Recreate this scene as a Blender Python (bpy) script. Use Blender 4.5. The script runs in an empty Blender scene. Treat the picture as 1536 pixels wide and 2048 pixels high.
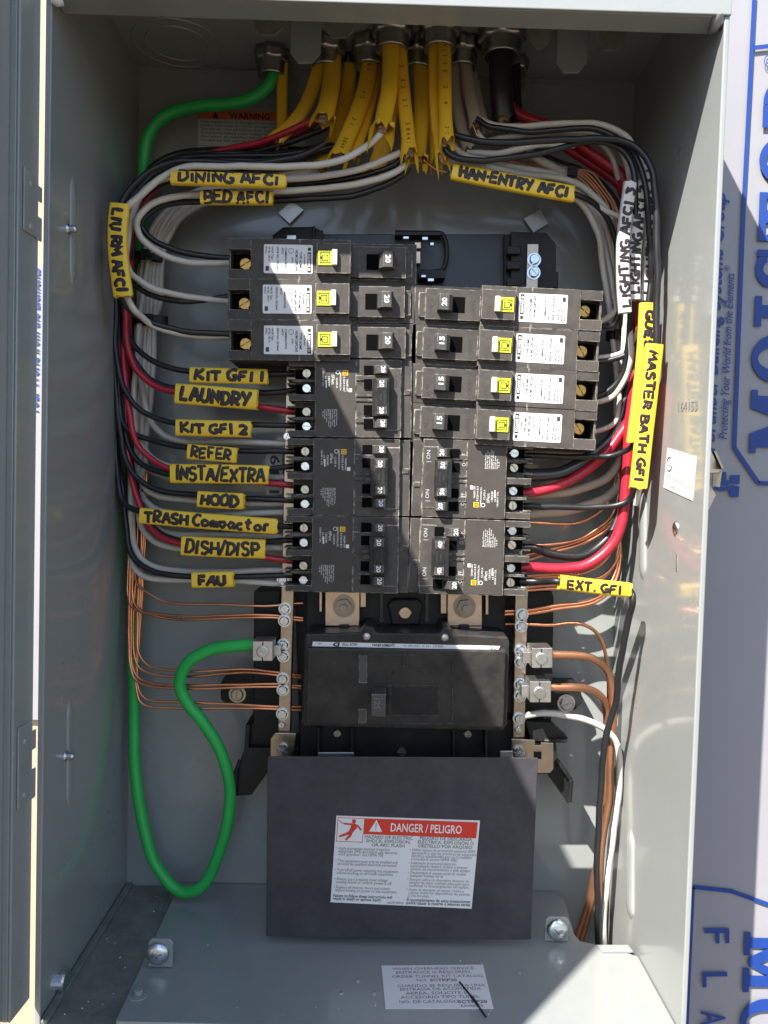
import bpy, math, random
from mathutils import Vector, Matrix
from math import sin, cos, pi, sqrt
random.seed(7)
S = bpy.context.scene
COL = S.collection

# ------------------------------------------------------------------ camera
F = 1537.0
CAM = Vector((0.0, -0.424, 0.0))
YAW, PITCH, ROLL = 0.00608, -0.03685, 0.02792
FW = Vector((sin(YAW)*cos(PITCH), cos(YAW)*cos(PITCH), sin(PITCH)))
_r0 = Vector((cos(YAW), -sin(YAW), 0)); _u0 = _r0.cross(FW)
RT = (cos(ROLL)*_r0 + sin(ROLL)*_u0).normalized(); UP = RT.cross(FW).normalized()
cd = bpy.data.cameras.new('camera'); cam = bpy.data.objects.new('camera', cd); COL.objects.link(cam)
cd.sensor_fit = 'VERTICAL'; cd.sensor_height = 36.0; cd.lens = F/2048*36.0
cd.clip_start = 0.01; cd.clip_end = 3000
mw = Matrix((RT, UP, -FW)).transposed().to_4x4(); mw.translation = CAM
cam.matrix_world = mw
S.camera = cam

# ------------------------------------------------------------------ light
SUN = Vector((0.83, 1.0, -1.45)).normalized()      # direction the light travels
w = bpy.data.worlds.new('World'); S.world = w; w.use_nodes = True
nt = w.node_tree; nt.nodes.clear()
sky = nt.nodes.new('ShaderNodeTexSky'); sky.sky_type = 'NISHITA'; sky.sun_disc = False
sky.sun_elevation = math.asin(-SUN.z); sky.sun_rotation = math.atan2(-SUN.x, -SUN.y) % (2*pi)
bg = nt.nodes.new('ShaderNodeBackground'); bg.inputs[1].default_value = 0.10
wo = nt.nodes.new('ShaderNodeOutputWorld')
nt.links.new(sky.outputs[0], bg.inputs[0]); nt.links.new(bg.outputs[0], wo.inputs[0])
sl = bpy.data.lights.new('sun', 'SUN'); sl.energy = 5.0; sl.angle = math.radians(0.5); sl.color = (1.0, 0.95, 0.87)
so = bpy.data.objects.new('sun', sl); COL.objects.link(so); so.location = (-1, -1.5, 2)
so.rotation_euler = SUN.to_track_quat('-Z', 'Y').to_euler()
S.view_settings.view_transform = 'Standard'; S.view_settings.look = 'None'
S.view_settings.gamma = 1; S.view_settings.use_curve_mapping = False
S.view_settings.exposure = 1.52
S.cycles.max_bounces = 8; S.cycles.caustics_reflective = False; S.cycles.caustics_refractive = False

# ------------------------------------------------------------------ pixel -> place
def ray(px, py): return FW + RT*((px-768)/F) + UP*((1024-py)/F)
def P(px, py, Y):
    d = ray(px, py); return CAM + d*((Y-CAM.y)/d.y)
def PX(px, py, X):
    d = ray(px, py); return CAM + d*((X-CAM.x)/d.x)
def PZ(px, py, Z):
    d = ray(px, py); return CAM + d*((Z-CAM.z)/d.z)
def PXL(px, Y, z=None):                      # px -> metres for a length at depth Y
    return px*(Y-CAM.y)/F

XL, XR, YB, ZF, ZC = -0.1845, 0.1793, 0.1513, -0.307, 0.300

# ------------------------------------------------------------------ materials
M = {}
def mat(name, col, rough=0.5, metal=0.0, spec=0.5, var=0.12, scale=60, bump=0.0, bscale=400, rvar=0.1,
        coat=0.0, wear_glint=None, wear_glint_r=0.0006, dust=None, dscale=30, trans=0.0):
    m = bpy.data.materials.new(name); m.use_nodes = True; n = m.node_tree; b = n.nodes['Principled BSDF']; L = n.links.new
    b.inputs['Roughness'].default_value = rough; b.inputs['Metallic'].default_value = metal
    b.inputs['Specular IOR Level'].default_value = spec
    if coat: b.inputs['Coat Weight'].default_value = coat; b.inputs['Coat Roughness'].default_value = 0.10
    tc = n.nodes.new('ShaderNodeTexCoord')
    nz = n.nodes.new('ShaderNodeTexNoise'); nz.inputs['Scale'].default_value = scale; nz.inputs['Detail'].default_value = 6
    L(tc.outputs['Object'], nz.inputs['Vector'])
    mx = n.nodes.new('ShaderNodeMix'); mx.data_type = 'RGBA'
    c = Vector(col[:3])
    mx.inputs[6].default_value = (*(c*(1-var)), 1); mx.inputs[7].default_value = (*[min(1, k*(1+var)) for k in c], 1)
    L(nz.outputs[0], mx.inputs[0]); out = mx.outputs[2]
    if dust:
        dn = n.nodes.new('ShaderNodeTexNoise'); dn.inputs['Scale'].default_value = dscale; dn.inputs['Detail'].default_value = 9
        dn.inputs['Roughness'].default_value = 0.7; L(tc.outputs['Object'], dn.inputs['Vector'])
        rp = n.nodes.new('ShaderNodeValToRGB'); rp.color_ramp.elements[0].position = 0.38; rp.color_ramp.elements[1].position = 0.80
        L(dn.outputs[0], rp.inputs[0])
        mu = n.nodes.new('ShaderNodeMath'); mu.operation = 'MULTIPLY'; mu.inputs[1].default_value = dust[3]; L(rp.outputs[0], mu.inputs[0])
        m2 = n.nodes.new('ShaderNodeMix'); m2.data_type = 'RGBA'; m2.inputs[7].default_value = (*dust[:3], 1)
        L(mu.outputs[0], m2.inputs[0]); L(out, m2.inputs[6]); out = m2.outputs[2]
    if wear_glint:  # lighter edges: scuffing plus sunlit edge highlights, both put into the colour
        bv = n.nodes.new('ShaderNodeBevel'); bv.samples = 4; bv.inputs['Radius'].default_value = wear_glint_r
        ge = n.nodes.new('ShaderNodeNewGeometry')
        dt = n.nodes.new('ShaderNodeVectorMath'); dt.operation = 'DOT_PRODUCT'; L(bv.outputs[0], dt.inputs[0]); L(ge.outputs['Normal'], dt.inputs[1])
        mr = n.nodes.new('ShaderNodeMapRange'); mr.inputs[1].default_value = 0.985; mr.inputs[2].default_value = 0.88; mr.inputs[3].default_value = 0; mr.inputs[4].default_value = 1
        L(dt.outputs['Value'], mr.inputs[0])
        wn = n.nodes.new('ShaderNodeTexNoise'); wn.inputs['Scale'].default_value = 220; wn.inputs['Detail'].default_value = 4; L(tc.outputs['Object'], wn.inputs['Vector'])
        wr = n.nodes.new('ShaderNodeMapRange'); wr.inputs[1].default_value = 0.42; wr.inputs[2].default_value = 0.62; L(wn.outputs[0], wr.inputs[0])
        mu2 = n.nodes.new('ShaderNodeMath'); mu2.operation = 'MULTIPLY'; L(mr.outputs[0], mu2.inputs[0]); L(wr.outputs[0], mu2.inputs[1])
        mu3 = n.nodes.new('ShaderNodeMath'); mu3.operation = 'MULTIPLY'; mu3.inputs[1].default_value = wear_glint[3]; L(mu2.outputs[0], mu3.inputs[0])
        m3 = n.nodes.new('ShaderNodeMix'); m3.data_type = 'RGBA'; m3.inputs[7].default_value = (*wear_glint[:3], 1)
        L(mu3.outputs[0], m3.inputs[0]); L(out, m3.inputs[6]); out = m3.outputs[2]
    L(out, b.inputs['Base Color'])
    if rvar:
        rm = n.nodes.new('ShaderNodeMapRange'); rm.inputs[3].default_value = max(0.02, rough-rvar); rm.inputs[4].default_value = min(1, rough+rvar)
        L(nz.outputs[0], rm.inputs[0]); L(rm.outputs[0], b.inputs['Roughness'])
    if bump:
        bn = n.nodes.new('ShaderNodeTexNoise'); bn.inputs['Scale'].default_value = bscale; bn.inputs['Detail'].default_value = 3; L(tc.outputs['Object'], bn.inputs['Vector'])
        bp = n.nodes.new('ShaderNodeBump'); bp.inputs['Strength'].default_value = bump; bp.inputs['Distance'].default_value = 0.0005
        L(bn.outputs[0], bp.inputs['Height']); L(bp.outputs[0], b.inputs['Normal'])
    M[name] = m
    return m
mat('grey_paint', (0.256, 0.272, 0.270), 0.30, var=0.06, scale=7, bump=0.10, bscale=240, rvar=0.12, coat=0.6, dust=(0.36, 0.35, 0.31, 0.2), dscale=70)
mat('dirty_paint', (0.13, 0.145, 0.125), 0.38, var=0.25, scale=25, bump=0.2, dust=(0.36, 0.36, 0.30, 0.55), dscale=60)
mat('black_plastic', (0.046, 0.042, 0.039), 0.54, spec=0.22, var=0.2, bump=0.10, bscale=900, dust=(0.13, 0.115, 0.10, 0.6), dscale=70, wear_glint=(0.50, 0.46, 0.40, 1.0), wear_glint_r=0.0009)
mat('base_plastic', (0.011, 0.011, 0.012), 0.42, spec=0.22, var=0.2, dust=(0.06, 0.055, 0.05, 0.4), wear_glint=(0.2, 0.18, 0.16, 0.35))
mat('blue_black_plastic', (0.020, 0.022, 0.030), 0.38, spec=0.45, var=0.15)
mat('black_label', (0.052, 0.046, 0.042), 0.48, spec=0.22, var=0.15, bump=0.2, bscale=90, dust=(0.09, 0.08, 0.068, 0.5), dscale=50)
mat('cover_film', (0.043, 0.042, 0.049), 0.42, spec=0.20, var=0.18, scale=12, bump=0.15, bscale=45, dust=(0.11, 0.107, 0.115, 0.4), dscale=45)
mat('handle_plastic', (0.050, 0.048, 0.046), 0.45, var=0.15, wear_glint=(0.40, 0.37, 0.33, 0.9), wear_glint_r=0.0009)
mat('dark_hole', (0.003, 0.003, 0.003), 0.95, var=0.0, rvar=0, spec=0.05)
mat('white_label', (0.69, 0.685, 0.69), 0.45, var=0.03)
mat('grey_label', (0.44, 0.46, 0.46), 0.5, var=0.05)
mat('ink', (0.012, 0.012, 0.016), 0.5, var=0.1, rvar=0)
mat('grey_ink', (0.22, 0.22, 0.24), 0.5, var=0.05, rvar=0)
mat('blue_ink', (0.008, 0.042, 0.23), 0.5, var=0.12, scale=200, rvar=0)
mat('red_ink', (0.62, 0.035, 0.02), 0.45, var=0.05)
mat('orange_ink', (0.62, 0.13, 0.03), 0.5, var=0.08)
mat('white_ink', (0.75, 0.74, 0.72), 0.5, var=0.05, rvar=0)
mat('faded_ink', (0.16, 0.15, 0.14), 0.5, var=0.2, rvar=0)
mat('marker_ink', (0.018, 0.010, 0.014), 0.45, var=0.4, scale=300)
mat('badge_yellow', (0.62, 0.66, 0.02), 0.4, var=0.05)
mat('badge_orange', (0.85, 0.48, 0.015), 0.45, var=0.05)
mat('button_white', (0.74, 0.71, 0.62), 0.5, var=0.06)
mat('brass', (0.44, 0.26, 0.08), 0.32, 1.0, var=0.25, scale=150, bump=0.2)
mat('zinc', (0.62, 0.66, 0.70), 0.28, 1.0, var=0.2, scale=200, bump=0.15)
mat('dull_screw', (0.50, 0.46, 0.38), 0.38, 1.0, var=0.25, scale=200, bump=0.2)
mat('steel', (0.58, 0.55, 0.50), 0.34, 1.0, var=0.2, scale=70, bump=0.15)
mat('tinned_bar', (0.40, 0.33, 0.26), 0.33, 1.0, var=0.25, scale=60, bump=0.25, bscale=200)
mat('tinned_copper', (0.50, 0.37, 0.28), 0.36, 1.0, var=0.3, scale=50, bump=0.25, bscale=200)
mat('aluminium', (0.50, 0.48, 0.46), 0.42, 1.0, var=0.12, scale=90, bump=0.3, bscale=500)
mat('zinc_casting', (0.46, 0.43, 0.39), 0.35, 1.0, var=0.35, scale=120, bump=0.5, bscale=250)
mat('black_wire', (0.014, 0.014, 0.016), 0.36, var=0.15, spec=0.45, bump=0.06, bscale=300)
mat('grey_wire', (0.10, 0.10, 0.105), 0.4, var=0.15)
mat('light_grey_wire', (0.30, 0.30, 0.30), 0.45, var=0.1)
mat('white_wire', (0.56, 0.525, 0.475), 0.4, var=0.06, bump=0.05, bscale=200)
mat('beige_wire', (0.42, 0.36, 0.30), 0.42, var=0.08)
mat('red_wire', (0.42, 0.016, 0.034), 0.33, var=0.12, spec=0.5)
mat('green_wire', (0.022, 0.43, 0.08), 0.42, var=0.15, bump=0.15, bscale=350)
mat('copper', (0.78, 0.32, 0.17), 0.30, 1.0, var=0.45, scale=45, bump=0.08)
mat('dull_copper', (0.52, 0.25, 0.14), 0.42, 0.85, var=0.25, scale=60, bump=0.1)
mat('yellow_jacket', (0.76, 0.43, 0.020), 0.42, var=0.10, scale=40, bump=0.25, bscale=120)
mat('yellow_sleeve', (0.84, 0.55, 0.035), 0.42, var=0.10, scale=50, bump=0.25, bscale=110)
mat('grey_jacket', (0.40, 0.34, 0.28), 0.45, var=0.12, scale=40, bump=0.2, bscale=120)
mat('white_sleeve', (0.58, 0.565, 0.55), 0.45, var=0.06, bump=0.2, bscale=110)
mat('kraft_paper', (0.33, 0.21, 0.13), 0.85, var=0.25, scale=120, bump=0.6, bscale=200, spec=0.2)
mat('film', (0.285, 0.28, 0.305), 0.36, var=0.05, scale=9, bump=0.8, bscale=18, spec=0.45, dust=(0.23, 0.23, 0.245, 0.35), dscale=12)
mat('sheathing', (0.42, 0.33, 0.23), 0.8, var=0.12, scale=30, bump=0.3)
mat('soil', (0.10, 0.085, 0.065), 0.95, var=0.3, scale=6, bump=0.5, bscale=40, spec=0.2)
mat('main_black', (0.018, 0.017, 0.017), 0.40, spec=0.25, var=0.2, bump=0.08, bscale=700, dust=(0.07, 0.064, 0.056, 0.5), dscale=60, wear_glint=(0.3, 0.28, 0.25, 0.5))
mat('nut_steel', (0.24, 0.21, 0.18), 0.35, 1.0, var=0.3, scale=100)
mat('debris', (0.55, 0.5, 0.42), 0.7, var=0.3)

# ------------------------------------------------------------------ mesh builder
class MB:
    def __init__(s): s.v = []; s.f = []; s.sm = []; s.pc = []
    def add(s, vs, fs, smooth=False):
        o = len(s.v); s.pc.append((o, len(s.f))); s.v += [Vector(q) for q in vs]
        for f in fs: s.f.append([i+o for i in f]); s.sm.append(smooth)
        return s
    def box(s, x0, x1, y0, y1, z0, z1):
        return s.add([(x, y, z) for x in (x0, x1) for y in (y0, y1) for z in (z0, z1)],
                     [(0,1,3,2), (4,6,7,5), (0,4,5,1), (2,3,7,6), (0,2,6,4), (1,5,7,3)])
    def hexa(s, front, back):                       # two matching loops of points
        n = len(front); vs = list(front)+list(back)
        fs = [tuple(range(n-1, -1, -1)), tuple(range(n, 2*n))]+[(i, (i+1) % n, n+(i+1) % n, n+i) for i in range(n)]
        return s.add(vs, fs)
    def pprism(s, pts, y0, y1):                     # polygon read at depth y0, extruded back to y1
        a = [P(x, y, y0) for x, y in pts]
        return s.hexa(a, [Vector((q.x, y1, q.z)) for q in a])
    def prism(s, pts, y0, y1):                      # polygon of (x, z)
        return s.hexa([(x, y0, z) for x, z in pts], [(x, y1, z) for x, z in pts])
    def prect(s, x0, y0, x1, y1, Y0, Y1):
        return s.pprism([(x0, y0), (x1, y0), (x1, y1), (x0, y1)], Y0, Y1)
    def disc(s, c, ax, r, h, n=20, r2=None, smooth=False):       # cylinder from c along ax
        ax = Vector(ax).normalized(); t = ax.orthogonal().normalized(); b = ax.cross(t); c = Vector(c)
        r2 = r if r2 is None else r2
        A = [c+(t*cos(2*pi*i/n)+b*sin(2*pi*i/n))*r for i in range(n)]
        B = [c+ax*h+(t*cos(2*pi*i/n)+b*sin(2*pi*i/n))*r2 for i in range(n)]
        return s.hexa(A, B)
    def lathe(s, c, ax, prof, n=28, gear=None):     # profile of (radius, height)
        ax = Vector(ax).normalized(); t = ax.orthogonal().normalized(); b = ax.cross(t); c = Vector(c); vs = []; fs = []
        for k, (r, h) in enumerate(prof):
            for i in range(n):
                rr = r*(gear(i, k) if gear else 1)
                vs.append(c+ax*h+(t*cos(2*pi*i/n)+b*sin(2*pi*i/n))*rr)
        for k in range(len(prof)-1):
            for i in range(n): fs.append((k*n+i, k*n+(i+1) % n, (k+1)*n+(i+1) % n, (k+1)*n+i))
        return s.add(vs, fs, True)
    def tube(s, pts, rad, n=10, caps=True, flat=None, side=None, jag=None, power=1.0):
        m = len(pts); T = []
        for i in range(m): T.append((pts[min(i+1, m-1)]-pts[max(i-1, 0)]).normalized())
        nrm = (side if side else T[0].orthogonal()).normalized(); vs = []; fs = []
        for i in range(m):
            nrm = ((side if side else nrm)); nrm = (nrm-T[i]*nrm.dot(T[i])).normalized(); bi = T[i].cross(nrm)
            r = rad[i] if isinstance(rad, (list, tuple)) else rad
            r2 = flat[i] if isinstance(flat, (list, tuple)) else (flat if flat else r)
            for k in range(n):
                a = 2*pi*k/n; cx, sy = cos(a), sin(a)
                if power != 1.0:
                    cx = math.copysign(abs(cx)**power, cx); sy = math.copysign(abs(sy)**power, sy)
                q = pts[i]+nrm*(cx*r)+bi*(sy*r2)
                if jag and i == m-1: q = q+T[i]*jag[k % len(jag)]
                vs.append(q)
        for i in range(m-1):
            for k in range(n): fs.append((i*n+k, i*n+(k+1) % n, (i+1)*n+(k+1) % n, (i+1)*n+k))
        s.add(vs, fs, True)
        if caps: s.add([vs[k] for k in range(n)], [tuple(range(n-1, -1, -1))]); s.add([vs[(m-1)*n+k] for k in range(n)], [tuple(range(n))])
        return s
    def quad(s, a, b, c, d): return s.add([a, b, c, d], [(0, 1, 2, 3)])
    def build_each(s, name, m, parent=None, bevel=0.0):          # every piece an object of its own
        r = []; P_ = s.pc+[(len(s.v), len(s.f))]
        for (v0, f0), (v1, f1) in zip(P_[:-1], P_[1:]):
            q = MB(); q.v = s.v[v0:v1]; q.f = [[i-v0 for i in f] for f in s.f[f0:f1]]; q.sm = s.sm[f0:f1]; r.append(q.build(name, m, parent, bevel))
        return r
    def build(s, name, m, parent=None, bevel=0.0, smooth_all=False, offset=None):
        me = bpy.data.meshes.new(name)
        o = offset if offset is not None else (parent_origin(parent) if parent else Vector())
        me.from_pydata([tuple(q-o) for q in s.v], [], s.f); me.validate(clean_customdata=False)
        if len(me.polygons) == len(s.sm): me.polygons.foreach_set('use_smooth', [bool(x) or smooth_all for x in s.sm])
        me.materials.append(M[m] if isinstance(m, str) else m); me.update()
        ob = bpy.data.objects.new(name, me); COL.objects.link(ob); ORG[ob.name] = o
        if parent: ob.parent = parent
        if bevel:
            b = ob.modifiers.new('bevel', 'BEVEL'); b.width = bevel; b.segments = 2; b.limit_method = 'ANGLE'; b.angle_limit = math.radians(40)
        return ob
ORG = {}
def parent_origin(p):
    if p is None: return Vector()
    return ORG.get(p.name, Vector())
def tag(o, label=None, cat=None, group=None, kind=None):
    if label: o['label'] = label
    if cat: o['category'] = cat
    if group: o['group'] = group
    if kind: o['kind'] = kind
    return o
def thing(name, label, cat, loc=(0, 0, 0), group=None, rot=None):
    o = bpy.data.objects.new(name, None); COL.objects.link(o); o.location = loc; o.empty_display_size = 0.01
    if rot is not None: o.rotation_euler = (0, rot, 0); ORG[o.name] = Vector()     # children are given in the thing's own frame
    else: ORG[o.name] = Vector(loc)
    return tag(o, label, cat, group)

def crom(pts, per=8):
    if len(pts) < 3: return [pts[0].lerp(pts[-1], i/6) for i in range(7)]
    q = [pts[0]*2-pts[1]]+list(pts)+[pts[-1]*2-pts[-2]]; out = []
    for i in range(1, len(q)-2):
        a, b, c, d = q[i-1], q[i], q[i+1], q[i+2]
        t0 = 0; t1 = max(1e-6, (b-a).length)**.5; t2 = t1+max(1e-6, (c-b).length)**.5; t3 = t2+max(1e-6, (d-c).length)**.5
        for k in range(per):
            t = t1+(t2-t1)*k/per
            A1 = a*((t1-t)/(t1-t0))+b*((t-t0)/(t1-t0)); A2 = b*((t2-t)/(t2-t1))+c*((t-t1)/(t2-t1)); A3 = c*((t3-t)/(t3-t2))+d*((t-t2)/(t3-t2))
            B1 = A1*((t2-t)/(t2-t0))+A2*((t-t0)/(t2-t0)); B2 = A2*((t3-t)/(t3-t1))+A3*((t-t1)/(t3-t1))
            out.append(B1*((t2-t)/(t2-t1))+B2*((t-t1)/(t2-t1)))
    out.append(pts[-1]); return out

# ------------------------------------------------------------------ printed text
_tc = {}
def text_geo(body, bold=0.0, shear=0.0, align='LEFT', spacing=1.0, leading=1.0):
    k = (body, bold, shear, align, spacing, leading)
    if k not in _tc:
        c = bpy.data.curves.new('t', 'FONT'); c.body = body; c.size = 1; c.resolution_u = 2; c.offset = bold; c.shear = shear
        c.align_x = align; c.space_character = spacing; c.space_line = leading
        o = bpy.data.objects.new('t', c); COL.objects.link(o)
        bpy.context.view_layer.update()
        me = o.evaluated_get(bpy.context.evaluated_depsgraph_get()).to_mesh()
        _tc[k] = ([tuple(v.co) for v in me.vertices], [tuple(p.vertices) for p in me.polygons])
        bpy.data.objects.remove(o); bpy.data.curves.remove(c)
    return _tc[k]
def put_text(mb, body, o, u, v, size, lift=None, fit=None, **kw):
    """o: start of baseline, u: reading direction, v: up direction of the letters; fit: total width"""
    vs, fs = text_geo(body, **kw); u = Vector(u).normalized(); v = Vector(v).normalized(); o = Vector(o)
    if lift is not None: o = o+lift
    sx = size
    if fit and vs:
        wd = max(a[0] for a in vs)-min(a[0] for a in vs); sx = fit/wd
    mb.add([o+u*(a[0]*sx)+v*(a[1]*size) for a in vs], fs)

# ------------------------------------------------------------------ marker lettering (strokes)
def arc(cx, cy, rx, ry, a0, a1, n=7): return [(cx+rx*cos(math.radians(a0+(a1-a0)*i/n)), cy+ry*sin(math.radians(a0+(a1-a0)*i/n))) for i in range(n+1)]
G = {
 'A': [[(0, 0), (.28, 1), (.36, 1), (.6, 0)], [(.1, .38), (.55, .38)]],
 'B': [[(.06, 0), (.08, 1)], [(.02, 1)]+arc(.3, .75, .25, .24, 80, -80)+[(.1, .5)]+arc(.32, .25, .28, .25, 80, -80)+[(.03, 0)]],
 'C': [arc(.36, .5, .34, .5, 55, 305, 10)],
 'D': [[(.06, 0), (.08, 1)], [(0, 1)]+arc(.2, .5, .4, .5, 75, -75, 8)+[(0, 0)]],
 'E': [[(.52, 1), (.06, .97), (.06, 0), (.55, .03)], [(.06, .5), (.45, .52)]],
 'F': [[(.52, 1), (.08, .96), (.06, 0)], [(.07, .5), (.45, .52)]],
 'G': [arc(.36, .5, .34, .5, 60, 330, 10)+[(.64, .42), (.38, .42)]],
 'H': [[(.05, 0), (.07, 1)], [(.58, 0), (.56, 1)], [(.06, .48), (.56, .52)]],
 'I': [[(.12, 0), (.13, 1)]],
 'K': [[(.06, 0), (.08, 1)], [(.56, 1), (.12, .48), (.6, 0)]],
 'L': [[(.08, 1), (.06, .02), (.52, .04)]],
 'M': [[(0, 0), (.1, 1), (.34, .35), (.6, 1), (.7, 0)]],
 'N': [[(.04, 0), (.07, 1), (.54, .05), (.57, 1)]],
 'O': [arc(.33, .5, .31, .48, 90, 450, 12)],
 'P': [[(.06, 0), (.08, 1)], [(.02, 1)]+arc(.28, .73, .28, .27, 80, -85)+[(.08, .45)]],
 'R': [[(.06, 0), (.08, 1)], [(.02, 1)]+arc(.28, .74, .27, .26, 80, -85)+[(.1, .47), (.58, 0)]],
 'S': [[(.52, .88)]+arc(.3, .75, .24, .24, 50, 250, 7)+arc(.3, .25, .26, .25, 70, -140, 7)],
 'T': [[(0, .98), (.6, 1)], [(.3, 1), (.29, 0)]],
 'U': [[(.06, 1)]+arc(.31, .3, .25, .3, 180, 360, 7)+[(.56, 1)]],
 'V': [[(.04, 1), (.1, .25), (.26, 0), (.48, .22), (.54, 1)]],
 'W': [[(0, 1), (.16, 0), (.36, .6), (.54, 0), (.72, 1)]],
 'X': [[(.02, 0), (.56, 1)], [(.04, 1), (.58, 0)]],
 'Y': [[(.02, 1), (.3, .5)], [(.6, 1), (.22, 0)]],
 'Z': [[(.04, 1), (.54, 1), (.04, 0), (.58, 0)]],
 '1': [[(.12, 0), (.13, 1)]], '2': [arc(.28, .72, .26, .27, 150, -30, 7)+[(.04, .02), (.58, .04)]],
 '3': [[(.06, .95), (.5, .95), (.26, .58)]+arc(.26, .3, .26, .28, 85, -130, 7)],
 '/': [[(.0, -.1), (.36, 1.08)]], '.': [[(.1, .05), (.13, .08)]], '-': [[(.12, .46), (.2, .5)]], ' ': [],
 'o': [arc(.27, .3, .25, .29, 90, 450, 10)], 'm': [[(.03, 0), (.06, .6)], [(.06, .5), (.2, .62), (.28, .5), (.28, 0)], [(.28, .5), (.44, .62), (.54, .5), (.55, 0)]],
 'a': [[(.46, .55), (.2, .62), (.05, .3), (.18, .02), (.42, .2), (.48, .6), (.5, 0)]], 'c': [arc(.28, .3, .25, .3, 55, 305, 8)],
 'p': [[(.06, .62), (.04, -.28)], [(.05, .55)]+arc(.24, .36, .24, .25, 80, -100, 7)],
 't': [[(.2, .95), (.18, .1), (.34, .02)], [(.02, .62), (.42, .64)]], 'r': [[(.06, 0), (.08, .6)], [(.08, .42), (.24, .6), (.4, .55)]],
}
GW = {'I': .36, '1': .3, 'M': .82, 'W': .84, '/': .44, '.': .28, '-': .36, ' ': .34, 'm': .68}
def marker(mb, txt, mapper, length, height, thick, jit=0.065):
    """mapper(s, v) -> (point, normal); s along 0..length, v across 0..height"""
    tot = sum(GW.get(c, .72) for c in txt); sx = length/tot; x = 0; rnd = random.Random(sum(ord(c)*(i+3) for i, c in enumerate(txt)))
    for ch in txt:
        wv = GW.get(ch, .72); dv = rnd.uniform(-.07, .07); sh = rnd.uniform(-.06, .1); sc = rnd.uniform(.88, 1.06)
        for st in G.get(ch, []):
            q = [(x+(a+sh*(b-.5)+rnd.uniform(-jit, jit)*.5)*sx*.98, (b*sc+dv+rnd.uniform(-jit, jit)*.6)*height) for a, b in st]
            dense = []
            for i in range(len(q)-1):
                kk = max(1, int(((q[i+1][0]-q[i][0])**2+(q[i+1][1]-q[i][1])**2)**.5/(thick*.9)))
                for t in range(kk): dense.append((q[i][0]+(q[i+1][0]-q[i][0])*t/kk, q[i][1]+(q[i+1][1]-q[i][1])*t/kk))
            dense.append(q[-1]); pts = []; nn = None
            for a, b in dense:
                p, nn = mapper(a, b); pts.append(p)
            if len(pts) < 2: continue
            e0 = (pts[0]-pts[1]).normalized()*thick*.25; e1 = (pts[-1]-pts[-2]).normalized()*thick*.25
            pts = [pts[0]+e0]+pts+[pts[-1]+e1]; m = len(pts)
            rad = [thick*.5*(.45 if i in (0, m-1) else rnd.uniform(.88, 1.1)) for i in range(m)]
            vs = []; fs = []; n = 8
            for i in range(m):
                T = (pts[min(i+1, m-1)]-pts[max(i-1, 0)]).normalized(); sd = T.cross(nn).normalized()
                for k in range(n): vs.append(pts[i]+sd*(cos(2*pi*k/n)*rad[i])+nn*(sin(2*pi*k/n)*min(.00018, thick*.1)))
            for i in range(m-1):
                for k in range(n): fs.append((i*n+k, i*n+(k+1) % n, (i+1)*n+(k+1) % n, (i+1)*n+k))
            fs += [tuple(range(n-1, -1, -1)), tuple(range((m-1)*n, m*n))]
            mb.add(vs, fs, True)
        x += wv*sx

# ------------------------------------------------------------------ screw heads
def screw(c, ax, r, h, kind='slot', ang=0.5, name='screw', m='zinc', parent=None, collar=False):
    ax = Vector(ax).normalized(); c = Vector(c); t = ax.orthogonal().normalized(); b = ax.cross(t)
    t2 = t*cos(ang)+b*sin(ang); b2 = ax.cross(t2); mb = MB()
    mb.disc(c, ax, r*.98, h*.45, 24)
    if collar: mb.disc(c, ax, r*1.35, h*.25, 24)
    if kind == 'hex':
        hx = [c+(t2*cos(pi/3*i)+b2*sin(pi/3*i))*r*1.12 for i in range(6)]
        hy = [q+ax*h*1.1 for q in hx]; mb.hexa(hx, hy); mb.disc(c, ax, r*1.5, h*.25, 24); mb.disc(c+ax*h*1.0, ax, r*.48, h*.9, 16)
        return mb.build(name, m, parent)
    sw = r*.13; ov = r*1.0
    def loop(test, edge):
        return [(cos(2*pi*i/32), sin(2*pi*i/32)) for i in range(32) if test(cos(2*pi*i/32), sin(2*pi*i/32))]
    parts = []
    if kind == 'slot':
        x0 = sqrt(1-.13**2)
        a0 = math.asin(.13); up = [(cos(a0+(pi-2*a0)*i/14), sin(a0+(pi-2*a0)*i/14)) for i in range(15)]
        parts = [up, [(-x, -y) for x, y in up]]
    else:
        s = .12
        for q in range(4):
            a0 = math.asin(s); qs = [(s, s)]+[(cos(a0+(pi/2-2*a0)*i/6), sin(a0+(pi/2-2*a0)*i/6)) for i in range(7)]
            parts.append([(x*cos(q*pi/2)-y*sin(q*pi/2), x*sin(q*pi/2)+y*cos(q*pi/2)) for x, y in qs])
    for pl in parts:
        A = [c+ax*h*.4+(t2*x+b2*y)*r for x, y in pl]; cen = sum(A, Vector())/len(A)
        B = [q+ax*h*.35 for q in A]; C = [c+ax*h+(t2*x+b2*y)*r*.82 + ((t2*x+b2*y)*0) for x, y in pl]
        # keep the inner cut straight: shrink only towards the rim
        C = []
        for x, y in pl:
            rr = sqrt(x*x+y*y); k = .84 if rr > .9 else 1
            C.append(c+ax*h+(t2*x*k+b2*y*k)*r)
        n = len(A); mb.add(A+B+C, [tuple(range(2*n, 3*n))]+[(i, (i+1) % n, n+(i+1) % n, n+i) for i in range(n)]+[(n+i, n+(i+1) % n, 2*n+(i+1) % n, 2*n+i) for i in range(n)])
    return mb.build(name, m, parent)
TOCAM = Vector((0, -1, 0))

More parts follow.
